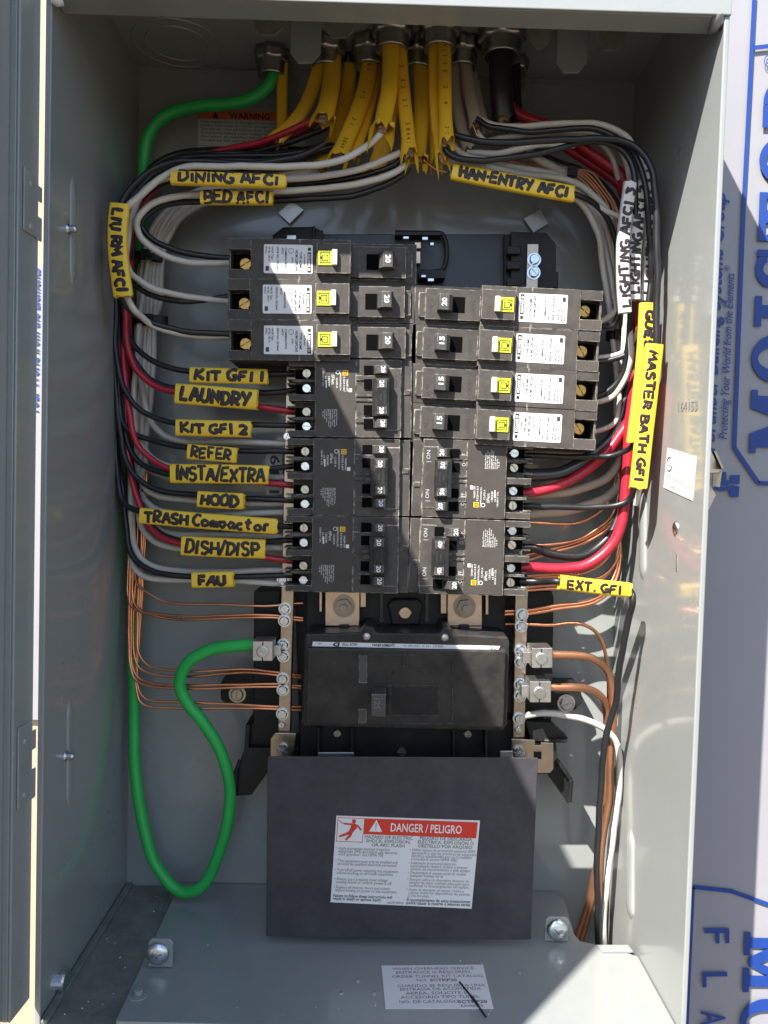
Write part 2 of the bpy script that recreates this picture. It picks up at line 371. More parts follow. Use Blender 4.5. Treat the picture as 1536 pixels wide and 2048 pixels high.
# ================================================================== setting
tag(MB().add([(-60, -60, -1.3), (60, -60, -1.3), (60, 60, -1.3), (-60, 60, -1.3)], [(0, 1, 2, 3)]).build('ground', 'soil'), kind='structure')
YW = 0.114
wall = MB(); wall.box(-2.2, 2.2, 0.166, 0.26, -1.3, 1.3)
wall.box(-2.2, XL-0.012, YW+0.004, 0.166, -1.3, 1.3); wall.box(XR+0.012, 2.2, YW+0.004, 0.166, -1.3, 1.3)
wall.box(XL-0.012, XR+0.012, YW+0.004, 0.166, -1.3, ZF-0.12); wall.box(XL-0.012, XR+0.012, YW+0.004, 0.166, ZC+0.03, 1.3)
tag(wall.build('house_wall', 'sheathing'), 'tan sheathed house wall that the electrical panel is sunk into', 'wall')

# flashing film with blue print, right of the box
def fq(px, py, lift=0.0): return P(px, py, YW-0.0004-lift)
ff = thing('flashing_film', 'pale lavender flashing film with large blue printing, right of the panel', 'film', (XR+.02, YW, 0))
mb = MB(); N = 26; vs = []; fs = []
for i in range(N+1):
    for j in range(61):
        x = XR+.004+(.42)*i/N; z = -.75+1.5*j/60
        vs.append((x, YW+0.0012*sin(z*17+x*9)*(0.4+i/N)*0.5+.0008*sin(z*41+x*60)*0, z))
for i in range(N):
    for j in range(60): fs.append((i*61+j, (i+1)*61+j, (i+1)*61+j+1, i*61+j+1))
mb.add(vs, fs, True); film = mb.build('film_sheet', 'film', ff)
pr = MB()
FL = Vector((0, -0.0016, 0))
def fline(a, b, wpx=8):
    A, B = fq(*a)+FL, fq(*b)+FL; d = (B-A).normalized(); n = d.cross(Vector((0, 1, 0)))*PXL(wpx/2, YW)
    pr.hexa([A+n, B+n, B-n, A-n], [q+Vector((0, .0003, 0)) for q in (A+n, B+n, B-n, A-n)])
for seg in [((1507, -10), (1486, 400)), ((1486, 400), (1467, 895)), ((1467, 895), (1515, 966)), ((1515, 966), (1560, 967)), ((1505, 98), (1560, 92)),
            ((1383, 1772), (1460, 1780)), ((1460, 1780), (1550, 1812)), ((1384, 1772), (1371, 2060))]: fline(*seg)
def ftext(body, a, b, hpx, **kw):               # baseline from pixel a to pixel b
    A, B = fq(*a)+FL, fq(*b)+FL; u = (B-A).normalized(); v = Vector((0, -1, 0)).cross(u)*-1
    v = Vector((-u.z, 0, u.x))
    put_text(pr, body, A, u, v, PXL(hpx, YW)*1.38, fit=(B-A).length, **kw)
def ring(cx, cy, ro, rO, ri, rI, a0, a1, n=18):     # quads of an elliptical ring
    r = []
    for k in range(n):
        a, b = math.radians(a0+(a1-a0)*k/n), math.radians(a0+(a1-a0)*(k+1)/n)
        r.append([(cx+ro*cos(a), cy+rO*sin(a)), (cx+ro*cos(b), cy+rO*sin(b)), (cx+ri*cos(b), cy+rI*sin(b)), (cx+ri*cos(a), cy+rI*sin(a))])
    return r
def bq(x0, x1, y0, y1): return [(x0, y0), (x1, y0), (x1, y1), (x0, y1)]
SLAB = {'M': (1.3, [bq(.12, .34, .1, .9), bq(.94, 1.18, .1, .9), [(.1, 1), (.40, 1), (.76, .12), (.54, .12)], [(.92, 1), (1.18, 1), (.72, .1), (.58, .1)], bq(0, .5, 0, .13), bq(.78, 1.3, 0, .13), bq(0, .2, .87, 1), bq(1.1, 1.3, .87, 1)]),
        'O': (1.02, ring(.51, .5, .51, .53, .24, .40, 0, 360, 32)),
        'I': (.62, [bq(.18, .44, .1, .9), bq(0, .62, 0, .14), bq(0, .62, .86, 1)]),
        'S': (.84, ring(.42, .735, .38, .285, .14, .13, 20, 270, 16)+ring(.42, .265, .40, .285, .15, .13, 90, -160, 16)+[bq(.66, .80, .70, 1), bq(.02, .16, 0, .30)]),
        'T': (.98, [bq(.36, .62, .1, .9), bq(0, .98, .86, 1), bq(0, .13, .62, .88), bq(.85, .98, .62, .88), bq(.18, .80, 0, .13)]),
        'P': (.96, [bq(.14, .40, .1, .9), bq(0, .58, 0, .13), bq(0, .45, .87, 1), bq(.38, .50, .40, .52)]+ring(.46, .70, .48, .30, .22, .17, 90, -90, 14))}
def slab_text(body, a, b, hpx):
    A, B = fq(*a)+FL, fq(*b)+FL; u = (B-A).normalized(); v = Vector((-u.z, 0, u.x)); H = PXL(hpx, YW); k = 0
    tot = sum(SLAB[c][0]+.14 for c in body); sx = (B-A).length/tot; x = 0
    for c in body:
        wd, polys = SLAB[c]
        for pl in polys:
            k += 1; o = A+Vector((0, -.00001*(k % 40), 0)); q = [o+u*((x+px_)*sx)+v*(py_*H) for px_, py_ in pl]
            pr.hexa(q, [t+Vector((0, .0003, 0)) for t in q])
        x += wd+.14
slab_text('MOISTOP', (1594, 908), (1626, 150), 98)
for tx, a, b in [('M', 880, 886)]: pass
ftext('®', (1545, 138), (1546, 112), 20)
ftext('Fortifiber Building Systems Group', (1427, 905), (1449, 388), 26, bold=.02, shear=.25)
ftext('Protecting Your World from the Elements', (1452, 880), (1467, 548), 17, bold=.008, shear=.35)
ftext('®', (1458, 543), (1459, 532), 12)
# the next print panel reads the other way
def ftext2(body, a, b, hpx, **kw): ftext(body, a, b, hpx, **kw)
for ch, y in (('F', 1850), ('L', 1938), ('A', 2020), ('S', 2110)):
    ftext(ch, (1408-(y-1850)*.045, y), (1408-(y-1850)*.045, y+30), 52, bold=.015)
slab_text('MOISTOP', (1487, 1862), (1462, 2560), 98)
# half-hidden slab letter beside the latch
for poly in [[(1444, 944), (1451, 944), (1451, 960), (1460, 961), (1460, 950), (1478, 950), (1477, 968), (1463, 966), (1452, 972), (1430, 971), (1432, 962), (1444, 962)],
             [(1428, 972), (1450, 975), (1464, 970), (1477, 973), (1475, 994), (1459, 993), (1457, 980), (1440, 982), (1426, 978)],
             [(1419, 920), (1429, 922), (1429, 940), (1418, 938)]]:
    a = [fq(x, y)+FL for x, y in poly]; pr.hexa(a, [q+Vector((0, .0003, 0)) for q in a])
pr.build('blue_print', 'blue_ink', film)

lf = thing('flashing_film', 'white flashing film strip with blue print seen through the gap beside the door hinge', 'film', (XL-.02, YW, 0))
mb = MB(); z1 = P(86, 530, YW).z; z0 = P(86, 1440, YW).z
mb.box(XL-.20, XL-.004, YW, YW+.002, z0, z1); mb.build('film_sheet', 'film', lf)
pm = MB()
put_text(pm, 'Your World from the Elements', (P(82, 830, YW).x-.0015, YW-.0006, P(82, 830, YW).z), (0, 0, 1), (-1, 0, 0), .016, fit=.10, shear=.3, bold=.01)
pm.build('blue_print', 'blue_ink', lf)

# ================================================================== the enclosure
box = thing('electrical_panel', 'open grey steel breaker panel full of breakers and wiring', 'electrical panel', (0, YB, ZF))
T = 0.0018
ZT = 0.318
mb = MB(); mb.box(XL-T, XR+T, YB, YB+T, ZF-.1, ZT); back = mb.build('back_wall', 'grey_paint', box)
mb = MB(); mb.box(XL-T, XL, 0, YB-.0004, ZF-.08, ZT); mb.box(XL-T-.0004, XL+.0012, -.0006, .0016, ZF-.08, ZT+.0006); lw = mb.build('left_wall', 'grey_paint', box, bevel=.0006)
mb = MB(); mb.box(XR, XR+T, 0, YB-.0004, ZF-.08, ZT); mb.box(XR-.0004, XR+T+.0008, -.0008, .0012, ZF-.08, .262); rw = mb.build('right_wall', 'grey_paint', box, bevel=.0007)
mb = MB(); mb.box(XL, XR, .002, YB-.0004, ZC, ZC+T)
topw = mb.build('top_wall', 'grey_paint', box)
FB = 0.257
mb = MB(); mb.box(XL-T, XR+T+.001, -.0022, -.0004, FB, ZT+.004); mb.box(XL+.001, XR-.001, -.0004, .0162, FB, FB+T); mb.box(XL+.001, XR-.001, .0146, .0162, FB+T, FB+.008)
tf = mb.build('top_flange', 'grey_paint', box, bevel=.0005)
# weld blob at the right corner of the flange
mb = MB(); c = P(1436, 33, 0.0)
mb.tube([P(1438, 26, -.001), P(1437, 40, .001), P(1430, 56, .006), P(1418, 66, .012)], [.0022, .0034, .0026, .0006], 10)
mb.build('weld_bead', 'grey_paint', box)
mb = MB(); mb.tube([P(106, -4, -.001), P(118, 3, 0), P(126, 10, .004)], [.003, .003, .0008], 10); mb.build('weld_bead', 'white_label', box)

# floor: raised plate with its right rear corner cut away, over a lower grimy plate
ft = ZF
def FP(px, py, dz=0): return PZ(px, py, ft+dz)
poly = [(345, 1798), (352, 1768), (700, 1772), (1108, 1779), (1130, 1802), (1148, 1868), (1160, 1882), (1198, 1890), (1272, 1912), (1380, 2110), (150, 2110), (232, 2040)]
top = [FP(*q) for q in poly]; top[1].y = YB-.001; top[2].y = YB-.001; top[3].y = YB-.001
top[-4].x = XR-.0006; top[-3] = Vector((XR-.0006, -.001, ft)); top[-2] = Vector((FP(215, 2085).x, -.001, ft))
mb = MB(); mb.hexa(top, [q-Vector((0, 0, .003)) for q in top]); fl = mb.build('bottom_plate', 'grey_paint', box, bevel=.0004)
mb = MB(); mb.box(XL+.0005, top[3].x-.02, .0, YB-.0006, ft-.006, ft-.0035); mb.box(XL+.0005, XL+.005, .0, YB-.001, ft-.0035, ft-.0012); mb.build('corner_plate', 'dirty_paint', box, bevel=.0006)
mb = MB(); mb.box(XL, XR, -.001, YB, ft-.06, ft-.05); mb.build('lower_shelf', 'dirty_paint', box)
mb = MB(); a = [FP(1194, 1889, .002), FP(1256, 1889, .002), FP(1266, 1901, .002), FP(1205, 1901, .002)]; mb.hexa(a, [q-Vector((0, 0, .0018)) for q in a]); mb.build('folded_tab', 'grey_paint', box, bevel=.0004)

# pressed ribs
def rib(px, y0, y1, X, wid, sgn, name='pressed_rib'):
    mb = MB(); a = PX(px, y0, X); b = PX(px+(y1-y0)*-.004, y1, X); n = 9; prof = []
    pts = [a.lerp(b, i/16) for i in range(17)]
    rad = [wid*min(1, (min(i, 16-i)+.15)/1.6) for i in range(17)]
    mb.tube(pts, rad, 16, flat=[r*.34 for r in rad], side=Vector((0, 1, 0)))
    return mb.build(name, 'grey_paint', box)
rib(146, 350, 572, XL, .0042, 1); rib(139, 1400, 1612, XL, .0042, 1)
rib(1287, 985, 1160, XR, .0060, -1); rib(1262, 1660, 1838, XR, .0070, -1)
# screw tips through the side walls
def tip(px, py, X, ax):
    c = PX(px, py, X); mb = MB(); ax = Vector(ax)
    pr_ = [(.0030, 0), (.0030, .0007)]
    for i in range(4): pr_ += [(.0018, .0007+i*.0010), (.0022, .0012+i*.0010)]
    pr_ += [(.0009, .0052), (0.0001, .0055)]
    mb.lathe(c, ax, pr_, 16); return mb.build('screw_tip', 'zinc', box)
tip(136, 458, XL, (1, 0, 0)); tip(131, 1512, XL, (1, 0, 0))
mb = MB(); mb.lathe(PX(1352, 1056, XR), (-1, 0, 0), [(.0040, 0), (.0036, .001), (.0018, .0016), (.0001, .0017)], 18); mb.build('rivet', 'zinc', box)
mb = MB(); a = PX(1355, 1108, XR); b = PX(1354, 1142, XR); mb.tube([a, b], .0007, 6); mb.build('scratch_slot', 'dull_screw', box)
screw(PX(121, 1963, XL), (1, 0, 0), .0078, .004, 'slot', .1, 'side_screw', 'zinc', box)
mb = MB(); mb.disc(FP(277, 1990), (0, 0, 1), .006, .0006); mb.disc(FP(277, 1988, .0006), (0, 0, 1), .0026, .003, 14); mb.build('floor_stud', 'grey_paint', box, bevel=.0004)
mb = MB()
for x, y in ((716, 1962), (682, 1987), (748, 1987)): mb.lathe(FP(x, y), (0, 0, 1), [(.0016, 0), (.0012, .0006), (.0001, .0008)], 12)
mb.build_each('floor_dimple', 'grey_paint', box)

# lanced floor brackets with big screws
for px, py, w_, h_ in ((320, 1936, 50, 60), (1113, 1884, 48, 52)):
    b = FP(px, py); Y = b.y; mb = MB(); k = PXL(1, Y)
    mb.prism([(b.x-w_*.5*k, b.z+.0005), (b.x+w_*.5*k, b.z+.0005), (b.x+w_*.5*k, b.z+h_*.86*k), (b.x+w_*.38*k, b.z+h_*k), (b.x-w_*.38*k, b.z+h_*k), (b.x-w_*.5*k, b.z+h_*.86*k)], Y, Y+.0022)
    br = mb.build('bracket', 'grey_paint', box, bevel=.0005)
    c = Vector((b.x-.0015*(1 if px < 700 else 0), Y, b.z+h_*.52*k)); mb = MB()
    mb.lathe(c, (0, -1, 0), [(.0072, 0), (.0072, .0012), (.0062, .0026), (.0040, .0034), (.0001, .0037)], 28)
    sc = mb.build('screw', 'zinc', br)
    mb = MB()
    for a0, l_ in ((2.5, .0034), (.35, .0036), (4.9, .0014)):
        mb.tube([c+Vector((0, -.0037, 0)), c+Vector((cos(a0)*l_, -.0034, sin(a0)*l_))], [.0007, .0003], 6)
    mb.build('recess', 'nut_steel', sc)

# bright diamond tabs lanced out of the back wall, seams, knockout rings
for q in ([(583, 402), (607, 420), (579, 447), (557, 426)], [(1080, 419), (1096, 447), (1067, 465), (1048, 437)]):
    mb = MB(); mb.pprism(q, YB-.004, YB-.0028); mb.build('lanced_tab', 'aluminium', box)
for (x0, y0, x1, y1) in ((395, 141, 900, 143), (395, 206, 520, 208), (1040, 165, 1150, 167), (1060, 227, 1135, 229)):
    mb = MB(); mb.prect(x0, y0, x1, y1, YB-.0012, YB); mb.build('seam', 'grey_paint', box)
for px, py, r in ((355, 88, .030), (355, 88, .021)):
    c = PZ(px, py, ZC); mb = MB(); mb.lathe(c, (0, 0, -1), [(r-.0009, 0), (r-.0006, .0007), (r+.0006, .0007), (r+.0009, 0)], 40); mb.build('knockout_ring', 'grey_paint', box)
# hanging tabs under the top wall and the dark slots they leave
for x0, x1, yb in ((580, 641, 126), (1112, 1174, 146)):
    Y = .080; mb = MB(); zt = ZC; a = P(x0, yb, Y); b = P(x1, yb, Y); ch = .0065
    mb.prism([(a.x, zt), (b.x, zt), (b.x, b.z+ch), (b.x-ch*.8, b.z), (a.x+ch*.8, a.z), (a.x, a.z+ch)], Y, Y+.0016); mb.build('hanging_tab', 'grey_paint', box, bevel=.0003)
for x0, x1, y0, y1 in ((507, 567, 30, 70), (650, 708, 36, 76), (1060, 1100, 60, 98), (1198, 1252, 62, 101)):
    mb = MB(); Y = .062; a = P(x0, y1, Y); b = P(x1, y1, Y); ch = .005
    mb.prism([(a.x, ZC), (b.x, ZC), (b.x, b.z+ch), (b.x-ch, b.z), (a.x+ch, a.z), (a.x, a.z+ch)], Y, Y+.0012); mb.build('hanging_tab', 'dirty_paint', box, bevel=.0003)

# stickers
def sticker(corners, m, parent, name='sticker', lift=.0003):
    mb = MB(); n = (corners[1]-corners[0]).cross(corners[3]-corners[0]).normalized()
    if n.dot(CAM-corners[0]) < 0: n = -n
    fr = [q+n*lift for q in corners]; mb.hexa(fr, list(corners)); o = mb.build(name, m, parent)
    tl, tr, br_, bl = fr
    def at(u, v): return (tl*(1-u)+tr*u)*(1-v)+(bl*(1-u)+br_*u)*v+n*.00012
    return o, at, (tr-tl).normalized(), (tl-bl).normalized(), (tr-tl).length, (bl-tl).length, n
# warning sticker
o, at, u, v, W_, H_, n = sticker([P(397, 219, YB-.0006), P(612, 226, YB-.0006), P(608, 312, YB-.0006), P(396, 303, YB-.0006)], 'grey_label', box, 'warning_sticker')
mb = MB(); mb.hexa([at(0, 0), at(1, 0), at(1, .22), at(0, .22)], [q-n*.0001 for q in (at(0, 0), at(1, 0), at(1, .22), at(0, .22))]); mb.build('header', 'orange_ink', o)
mb = MB(); put_text(mb, 'WARNING', at(.29, .195), u, v, H_*.20, lift=n*.0001, fit=W_*.38, bold=.03)
put_text(mb, '▲', at(.13, .19), u, v, H_*.2, lift=n*.0001) if False else mb.hexa([at(.13, .2)+n*.0001, at(.19, .2)+n*.0001, at(.16, .03)+n*.0001], [at(.13, .2), at(.19, .2), at(.16, .03)])
for i, l in enumerate(['This equipment is designed and tested by Square', 'performance levels which exceed Underwriters', 'Standards. Use of Other than Square D Circuit', 'Adversely Affect User Safety and Impair Reliab', 'disclaims all liability for damage, injury or', 'caused by the use or failure of non', '', 'Allowing petroleum based', 'the non-metallic']):
    if l: put_text(mb, l, at(.02, .31+i*.088+(.02 if i > 5 else 0)), u, v, H_*.085, fit=W_*min(.96, len(l)*.0205))
mb.hexa([at(.01, .86), at(.99, .86), at(.99, .868), at(.01, .868)], [q-n*.00005 for q in (at(.01, .86), at(.99, .86), at(.99, .868), at(.01, .868))])
mb.build('lettering', 'ink', o)
# listing sticker on the right wall
o, at, u, v, W_, H_, n = sticker([PX(1336, 896, XR), PX(1393, 914, XR), PX(1385, 1001, XR), PX(1328, 975, XR)], 'white_label', box, 'listing_sticker', .0004)
mb = MB(); put_text(mb, 'SQUARE D', at(.12, .93), u, v, H_*.11, fit=W_*.42); put_text(mb, 'ISSUE No. 1011257', at(.30, .74), u, v, H_*.13, fit=W_*.65); put_text(mb, 'LISTED', at(.05, .70), u, v, H_*.11, fit=W_*.2)
put_text(mb, 'UL', at(.10, .42), u, v, H_*.16, fit=W_*.10, bold=.02)
c = at(.15, .36); ringpts = [c+u*(W_*.10*cos(t*pi/12))+v*(H_*.17*sin(t*pi/12)) for t in range(25)]; mb.tube(ringpts, W_*.010, 5)
mb.build('lettering', 'grey_ink', o)
mb = MB()
for i, (a_, b_) in enumerate([(.45, .93), (.5, .85), (.5, .88), (.48, .84), (.52, .86), (.40, .94), (.45, .88), (.5, .84)]): put_text(mb, 'COMPONENT ENCLOSED'[:10+i % 6], at(a_, .16+i*.06), u, v, H_*.055, fit=W_*(b_-a_))
mb.build('lettering', 'grey_label', o)
# stamped number
mb = MB(); A, B = PX(1353, 823, XR-.0003), PX(1391, 822, XR-.0003); u = (B-A).normalized(); put_text(mb, '164153', A, u, Vector((0, 0, 1)), .0085, fit=(B-A).length); mb.build('stamped_number', 'grey_ink', box)
# floor sticker
o, at, u, v, W_, H_, n = sticker([FP(763, 1932, .0001), FP(966, 1930, .0001), FP(987, 2018, .0001), FP(771, 2018, .0001)], 'white_label', box, 'floor_sticker', .0003)
mb = MB()
for l, a_, b_, y, bd in [('WHEN OVERHEAD SERVICE', .10, .90, .12, 0), ('ENTRANCE IS REQUIRED,', .13, .86, .21, 0), ('ORDER TUNNEL KIT CATALOG', .09, .96, .31, 0), ('NO.', .32, .42, .40, 0), ('SCTKP20', .45, .71, .40, .03),
                      ('CUANDO SE REQUIERA UNA', .13, .96, .53, 0), ('ENTRADA DE ACOMETIDA', .15, .91, .61, 0), ('AEREA, SOLICITE EL', .20, .81, .70, 0), ('ACCESORIO TIPO TUNEL', .15, .88, .79, 0), ('NO. DE CATALOGO', .13, .67, .89, 0), ('SCTKP20', .68, .95, .89, .03), ('EAV86265', .70, .90, .97, 0)]:
    put_text(mb, l, at(a_, y), u, v, H_*.088 if l[0] != 'E' or len(l) > 9 else H_*.07, fit=W_*(b_-a_), bold=bd)
mb.build('lettering', 'faded_ink', o)
mb = MB(); mb.tube(crom([FP(919, 1964, .0006), FP(932, 1980, .0006), (FP(950, 2003, .0006)), FP(972, 2034, .0005)]), [.0006]*13+[.0009]*6+[.0006]*6, 6); mb.build('pen_stroke', 'ink', o)

# latch hardware on the outside of the right wall
mb = MB()
def lq(x, y, Y): return P(x, y, Y)
def plate(pts, th=.0012):
    a = pts; n = (a[1]-a[0]).cross(a[2]-a[0]).normalized(); mb.hexa(a, [q+n*th for q in a])
plate([lq(1413, 885, .012), lq(1424, 902, .030), lq(1443, 938, .034), lq(1443, 945, .034), lq(1412, 945, .012)])
plate([lq(1424, 902, .030), lq(1428, 903, .026), lq(1444, 938, .026), lq(1443, 939, .034)])
plate([lq(1427, 940, .032), lq(1444, 941, .032), lq(1440, 974, .032), lq(1425, 972, .034)])
plate([lq(1423, 975, .03), lq(1432, 990, .03), lq(1419, 1017, .02), lq(1408, 1034, .008), lq(1412, 960, .012)])
mb.build('latch', 'dull_screw', box)

# the door, swung open past square
door_dir = Vector((-.067, -1, 0)).normalized(); dn = Vector((door_dir.y*-1, door_dir.x, 0)); dn = Vector((1, -.067, 0)).normalized()
H0 = Vector((-.1876, -.0015, 0)); DT = 0.3216; DB = ZF-.003+.016; DW = .345
def DP(s, t, z): q = H0+door_dir*s-dn*t; return Vector((q.x, q.y, z))     # s out along the door, t behind its inner face
def dbox(mb, s0, s1, t0, t1, z0, z1):
    mb.hexa([DP(s0, t0, z0), DP(s1, t0, z0), DP(s1, t0, z1), DP(s0, t0, z1)], [DP(s0, t1, z0), DP(s1, t1, z0), DP(s1, t1, z1), DP(s0, t1, z1)])
mb = MB(); dbox(mb, .019, DW, .006, .0076, DB, DT); dbox(mb, .0005, .021, .0008, .0024, DB, DT); dbox(mb, .0195, .021, .0024, .0062, DB, DT); dbox(mb, DW-.0016, DW, -.012, .006, DB, DT)
dbox(mb, .021, DW-.002, -.012, .0055, DT-.0018, DT)
door = mb.build('door', 'grey_paint', box, bevel=.0006)
for y0, y1 in ((340, 482), (1440, 1618)):
    za = P(70, y0, -.01).z; zb = P(70, y1, -.01).z; mb = MB(); hh = za-zb
    dbox(mb, .0035, .0175, -.0004, .0006, zb+.003, za-.002)
    for k0, k1 in ((.33, .60), (.86, 1.0), (.0, .08)) if False else ((.06, .40), (.62, .84)):
        dbox(mb, -.001, .0045, -.0004, .0006, zb+hh*k0, zb+hh*k1)
    h = mb.build('hinge_leaf', 'grey_paint', door, bevel=.0004)
    mb = MB()
    for k in (.18, .78): mb.lathe(DP(.011, -.0004, zb+hh*k), dn, [(.0018, 0), (.0014, .0006), (.0002, .0008)], 12)
    mb.build_each('rivet', 'grey_paint', h)

# ================================================================== breakers
mat('label_ink', (0.03, 0.03, 0.035), 0.5, var=0.2, rvar=0)
YBASE = 0.124
def breaker_root(name, label, cat, group, pa, pb, yface):
    """pa: pixel mid-height of the terminal end, pb: the other end, on the front face"""
    A, B = P(*pa, yface), P(*pb, yface); d = B-A; th = math.atan2(-d.z, d.x)
    return thing(name, label, cat, (A.x, YBASE, A.z), group, th), d.length
def lb(mb, u0, u1, h0, h1, v0, v1):     # local box, heights above the base in mm
    mb.box(u0/1e3, u1/1e3, -h1/1e3, -h0/1e3, v0/1e3, v1/1e3)
def ltext(mb, body, u, v, h, size, fit=None, **kw):     # letters stand towards +u, read towards -v
    put_text(mb, body, (u/1e3, -h/1e3, v/1e3), (0, 0, -1), (1, 0, 0), size/1e3, fit=None if fit is None else fit/1e3, **kw)
def d_logo(mb, u, v, h, s):             # square-in-D emblem, lines only
    def fr(a, wd):
        a /= 1e3; wd /= 1e3; U, V = u/1e3, v/1e3; y0, y1 = -h/1e3-.00016, -h/1e3
        for (x0, x1, z0, z1) in ((-a, a, a-wd, a), (-a, a, -a, -a+wd), (-a, -a+wd, -a+wd, a-wd), (a-wd, a, -a+wd, a-wd)): mb.box(U+x0, U+x1, y0, y1, V+z0, V+z1)
    fr(s*.5, s*.07); fr(s*.30, s*.07)
    U, V = u/1e3, v/1e3; y0, y1 = -h/1e3-.00016, -h/1e3; a = s*.3/1e3
    mb.box(U-a*1.5, U-a, y0, y1, V-a*.15, V+a*.15) if False else None
H1 = 45.0     # face height above base, mm
def afci(pa, pb, rating, label, group, stamp, on=True):
    yf = YBASE-H1/1e3; t, Lm = breaker_root('circuit_breaker', label, 'breaker', group, pa, pb, yf); k = Lm*1e3/122.0; hv = 13.05
    mb = MB(); H = H1
    lb(mb, 14.5, 79, 4, H, -hv, hv); lb(mb, 0, 14.6, 4, H-10, -hv+.2, hv-.2); lb(mb, 0, 14.6, 4, H-.05, 5.9, hv-.05); lb(mb, 0, 14.6, 4, H-.6, -hv+.05, -6.6)
    lb(mb, 0, 1.2, 4, H-2.5, -6.5, 5.8)
    lb(mb, 78.9, 122, 4, H-7, -hv+.1, hv-.1); lb(mb, 79, 115, 8, H-2.4, -10.2, 9.8)
    lb(mb, 57.4, 79.2, 8, H+4.4, -9.6, 9.6); lb(mb, 115, 119, 8, H-5.5, -8, 8)
    # moulding lines across the face
    lb(mb, 46, 46.25, 8, H+.12, -hv+.1, hv-.1); lb(mb, 56.2, 56.45, 8, H+.12, -hv+.1, -7)
    body = mb.build('body', 'black_plastic', t, bevel=.0005)
    mb = MB(); lb(mb, 89.3, 97, H-2.4, H-2.25, -5.3, 4.9); mb.build('handle_opening', 'dark_hole', body)
    mb = MB(); lb(mb, 1.3, 14.4, H-10, H-9.9, -6.4, 5.6); mb.build('terminal_pocket', 'dark_hole', body)
    screw((9.8/1e3, -(H-9.8)/1e3, -1.2/1e3), TOCAM, .0042, .0022, 'phillips', rating*.3+stamp*.01, 'terminal_screw', 'brass', t)
    mb = MB(); mb.prism([((a)/1e3, (b)/1e3) for a, b in [(23.6, -9.1), (54, -9.1), (54.6, -8.5), (54.6, 8.7), (54, 9.3), (23.6, 9.3), (23, 8.7), (23, -8.5)]], -(H+.25)/1e3, -H/1e3)
    st = mb.build('rating_sticker', 'white_label', t)
    mb = MB(); lb(mb, 51.2, 53.6, H+.25, H+.34, -8.4, 4.6); lb(mb, 51.4, 53.4, H+.25, H+.33, 5.6, 7.6); mb.build('header_bar', 'ink', st)
    mb = MB(); ltext(mb, 'SQUARE D', 51.7, 3.6, H+.40, 2.0, fit=10.8, bold=.03); mb.build('brand_lettering', 'white_ink', st)
    mb = MB(); h = H+.32
    ltext(mb, 'by Schneider', 49.0, 3.2, h, 1.3, fit=6.6, bold=.03); ltext(mb, 'TYPE HOMP', 46.0, 4.8, h, 2.3, fit=10.8, bold=.03); ltext(mb, 'HOM1%dPCAFI' % rating, 43.4, 6.2, h, 2.3, fit=13.6, bold=.03)
    ltext(mb, 'LISTED', 41.0, 1.4, h, 1.4, fit=3.6, bold=.03); ltext(mb, 'COMBINATION', 36.6, 7.4, h, 1.9, fit=13, bold=.03); ltext(mb, 'AFCI', 34.4, 7.4, h, 1.9, fit=4.2, bold=.03)
    ltext(mb, 'ISSUE NO. OP-2646', 31.4, 7.8, h, 1.8, fit=14.6, bold=.03); ltext(mb, 'HACR Type', 28.0, 7.9, h, 1.7, fit=8.2, bold=.03); ltext(mb, '60 Hz, 120 V~', 26.0, 7.9, h, 1.7, fit=10, bold=.03); ltext(mb, 'AV/Cu', 24.0, 7.9, h, 1.7, fit=4.4, bold=.03)
    c = Vector((40.6/1e3, -h/1e3, 5.3/1e3)); mb.tube([c+Vector((cos(i*pi/10)*.0016, 0, sin(i*pi/10)*.0016)) for i in range(21)], .00016, 5)
    lb(mb, 24.2, 26.4, h-.1, h, -7.6, -4.6)
    mb.build('lettering', 'label_ink', st)
    mb = MB(); lb(mb, 58.4, 67.4, H+4.4, H+5.0, -4.7, 4.6); bd = mb.build('emblem_badge', 'badge_yellow', t, bevel=.0002)
    mb = MB(); d_logo(mb, 62.9, 0, H+5.0, 6.6); lb(mb, 60.2, 61.0, H+5, H+5.14, -.9, .9); mb.build('emblem', 'ink', bd)
    mb = MB(); lb(mb, 67.5, 70.8, H+4.4, H+7.4, -4.8, 4.8); bt = mb.build('test_button', 'button_white', t, bevel=.0003)
    mb = MB(); ltext(mb, 'TEST', 68.4, 3.3, H+7.46, 1.9, fit=6.4); mb.build('lettering', 'grey_label', bt)
    u0 = 96.8 if on else 89.5
    mb = MB(); a = [(u0, H-3), (u0+1.2, H+3.0), (u0+3.4, H+5.2), (u0+9.4, H+5.2), (u0+10.7, H+3.2), (u0+10.7, H-3)]
    mb.hexa([(x/1e3, -y/1e3, -5.3/1e3) for x, y in a], [(x/1e3, -y/1e3, 5.0/1e3) for x, y in a]); hd = mb.build('handle', 'handle_plastic', t, bevel=.0004)
    mb = MB(); ltext(mb, str(rating), u0+4.9, 2.6, H+5.3, 4.6, fit=5.1, bold=.02); mb.build('rating_number', 'white_ink', hd)
    mb = MB(); ltext(mb, str(stamp), 110.6 if False else 97, 9.3, H-2.3, 2.6) if False else None
    put_text(mb, str(stamp), (111.5/1e3, -(H-2.25)/1e3, 7.3/1e3), (-1, 0, 0), (0, 0, -1), .0034); ltext(mb, '|/ON', 110.0, 8.6, H-2.25, 4.4, fit=7.6) ; ltext(mb, 'O/OFF', 82.6, 6.2, H-2.25, 4.2, fit=10.4)
    mb.build('moulded_lettering', 'handle_plastic', body)
    return t
LG, RG = 'single-pole breakers in the left column', 'single-pole breakers in the right column'
afci((456.5, 516.5), (829, 523), 20, 'black single-pole breaker at the top of the left column, label in shade, handle marked 20', LG, 17444)
afci((454.5, 597.5), (828, 602), 20, 'black single-pole breaker, middle of the three large left ones, its label sunlit', LG, 17444)
